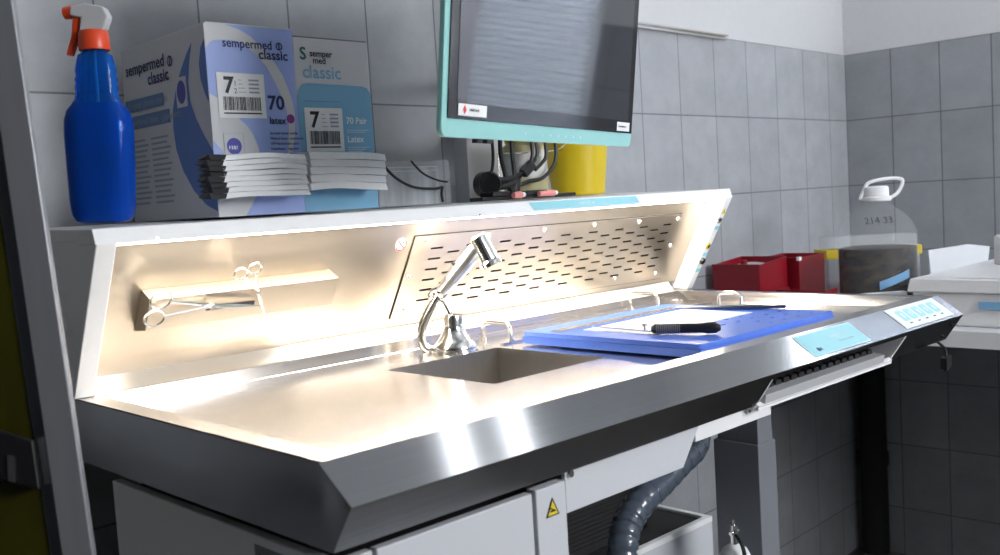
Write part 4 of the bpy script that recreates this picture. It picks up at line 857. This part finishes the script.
mk('cap', MB().lathe(jc+Vector((0, 0, .350)), [(.036, 0), (.037, .004), (.036, .026), (.030, .030)], 28), paper, jg)
vr = cr.copy(); vr.z = 0; vr.normalize()
hpts = [jc+vr*a+Vector((0, 0, z_)) for a, z_ in ((-.052, .338), (-.030, .356), (.035, .392), (.074, .396), (.078, .382), (.060, .352), (.038, .342))]
hpts = [jc+vr*a+Vector((0, 0, z_)) for a, z_ in ((-.048, .342), (-.034, .372), (-.018, .392), (.030, .400), (.072, .398), (.080, .386), (.066, .358), (.044, .344))]
mk('carry_handle', MB().tube(spline(hpts, 6), .0052, 10), paper, jg)
vf = Vector((-cf.x, -cf.y, 0)).normalized()
JF = Frame(jc+vf*.1135, vr, (0, 0, 1))
tp = []
for k in range(10):
    a0, a1 = -.40+.075*k, -.40+.075*(k+1)
    def cp2(a, z_): return jc+(vr*math.sin(a+.06)+vf*math.cos(a+.06))*.1195+Vector((0, 0, z_+.032*(a+.40)/.75))
    tp.append((cp2(a0, .082), cp2(a1, .082), cp2(a1, .106), cp2(a0, .106)))
tm = MB()
for q in tp: tm.face(q)
mk('blue_tape', tm, mat('light_blue_tape', (.20, .42, .68), .5, 0, noise=((90, 90, 90), .1, .04, .04)), jg)
cu_t = Frame(jc+vf*.098+vr*-.075+Vector((0, 0, .268)), vr, (vf*-.55+Vector((0, 0, 1))).normalized())
text('handwriting', '214 33', .030, cu_t, 0, 0, ink, jg, e=.012)
sl_ = mk('slide_box', obl((2.672, 1.290), (2.767, 1.205), .02, CZ, .835), paper, org=(2.79, 1.31, CZ), bev=.002)
tag(sl_, 'small white box in front of the jug on the counter', 'box')
rc_ = mk('red_cassette', MB().box(2.862, 2.885, 1.165, 1.19, CZ, .832), redp, org=(2.87, 1.18, CZ), bev=.002)
tag(rc_, 'small red cassette between the jug and the white cool box', 'cassette')
lp = mk('leaning_plate', MB().extr([(3.10, 1.27, CZ), (3.21, 1.16, CZ), (3.25, 1.15, .925), (3.21, 1.20, .935), (3.10, 1.28, .925)], (.006, .006, 0)), mat('milky_plate', (.60, .63, .67), .3, 0, noise=((30, 30, 30), 0, .04, .02)), org=(3.15, 1.22, CZ), bev=.002)
tag(lp, 'milky white plate leaning upright behind the cool box', 'plate')
# cool box
foam = mat('polystyrene_white', (.72, .73, .75), .7, 0, noise=((150, 150, 150), .15, .04, .015))
cbx = thing('cool_box', (2.86, .93, CZ), 'white polystyrene cool box with lid at the right edge', 'box')
mk('box_body', MB().hexa([(2.672, .66, CZ), (3.04, .66, CZ), (3.04, 1.135, CZ), (2.672, 1.135, CZ), (2.662, .65, .846), (3.05, .65, .846), (3.05, 1.147, .846), (2.662, 1.147, .846)]), foam, cbx, bev=.006)
mk('box_lid', MB().hexa([(2.652, .64, .846), (3.06, .64, .846), (3.06, 1.157, .846), (2.652, 1.157, .846), (2.658, .646, .882), (3.054, .646, .882), (3.054, 1.150, .882), (2.658, 1.150, .882)]).hexa([(2.675, .66, .882), (3.03, .66, .882), (3.03, 1.13, .882), (2.675, 1.13, .882), (2.76, .70, .912), (2.98, .70, .912), (2.98, 1.03, .912), (2.76, 1.03, .912)]), foam, cbx, bev=.004)
CF = Frame((2.664, 0, 0), (0, -1, 0), (0, 0, 1))
mk('blue_tape', MB().obox((2.661, .60, .804), (-.003, 0, 0), (0, .372, 0), (0, 0, .020)), mat('light_blue_tape'), cbx, smooth=False)
# white canister whose edge shows at the frame
wc = thing('white_canister', (2.80, .925, .912), 'tall white canister cut off by the right edge, on the cool box', 'canister')
mk('canister_body', MB().lathe((2.80, .925, .9122), [(.050, 0), (.053, .004), (.053, .072), (.048, .076)], 28), foam, wc)

# ---------------------------------------------------------------- steel-framed cabinet door at the left
dr = thing('cabinet_door', (.32, 1.05, -Z0), 'steel-framed glass cabinet door standing open at the left edge', 'door')
def rp3(px, py, w_):     # helper: image pixel and depth to a point on its camera ray, for this one slanted frame
    return Vector((0, 0, 1.16)) + (cr*((px-500)/991.7) - cu*((py-277.5)/991.7) + cf)*w_
DT = 1.0
A_t, A_b = rp3(16, 0, DT), rp3(97, 555, DT)
dirv = (A_b-A_t).normalized()
hor = cr.copy(); hor.z = 0; hor.normalize()
dn = hor.cross(Vector((0, 0, 1))); dn = dn if dn.dot(cf) < 0 else -dn
lo = A_b+dirv*((A_b.z+Z0)/-dirv.z if dirv.z < 0 else 0); hi = A_t-dirv*.45
L_ = lo-hi
def bar_d(off0, off1, d0, d1): return MB().hexa([lo+hor*off0+dn*d0, lo+hor*off1+dn*d0, lo+hor*off1+dn*d1, lo+hor*off0+dn*d1, hi+hor*off0+dn*d0, hi+hor*off1+dn*d0, hi+hor*off1+dn*d1, hi+hor*off0+dn*d1])
mk('frame_stile', bar_d(-.036, -.004, -.010, 0), mat('door_steel', (.30, .31, .33), .34, .35, noise=((120, 120, 3), .05, .05, .04)), dr, bev=.002)
mk('frame_inner_stile', bar_d(-.049, -.036, -.010, -.004), mat('door_steel_dark', (.22, .23, .25), .3, 1, noise=((120, 120, 3), .05, .05, .04)), dr, bev=.001)
mk('glass_pane', bar_d(-.42, -.049, -.010, -.006), mat('dark_tinted_glass', (.045, .042, .003), .12, 0, noise=((6, 6, 2), 0, .03, .8)), dr, smooth=False)
mk('frame_stile', bar_d(-.455, -.42, -.010, 0), mat('door_steel'), dr, bev=.002)
lk = mk('lock_box', MB().hexa([rp3(a, b, c_) for a, b, c_ in ((-30, 470, .985), (40, 491, .985), (43, 488, 1.004), (-30, 474, 1.004), (-30, 420, .985), (33, 440, .985), (36, 440, 1.004), (-30, 424, 1.004))]), black, dr, bev=.003, label='black lock box with a grey slot')
mk('lock_slot', MB().hexa([rp3(a, b, c_) for a, b, c_ in ((8, 481, .9835), (15, 483, .9835), (15, 483, .986), (8, 481, .986), (7, 455, .9835), (14, 456, .9835), (14, 456, .986), (7, 455, .986))]), satin, lk, smooth=False)
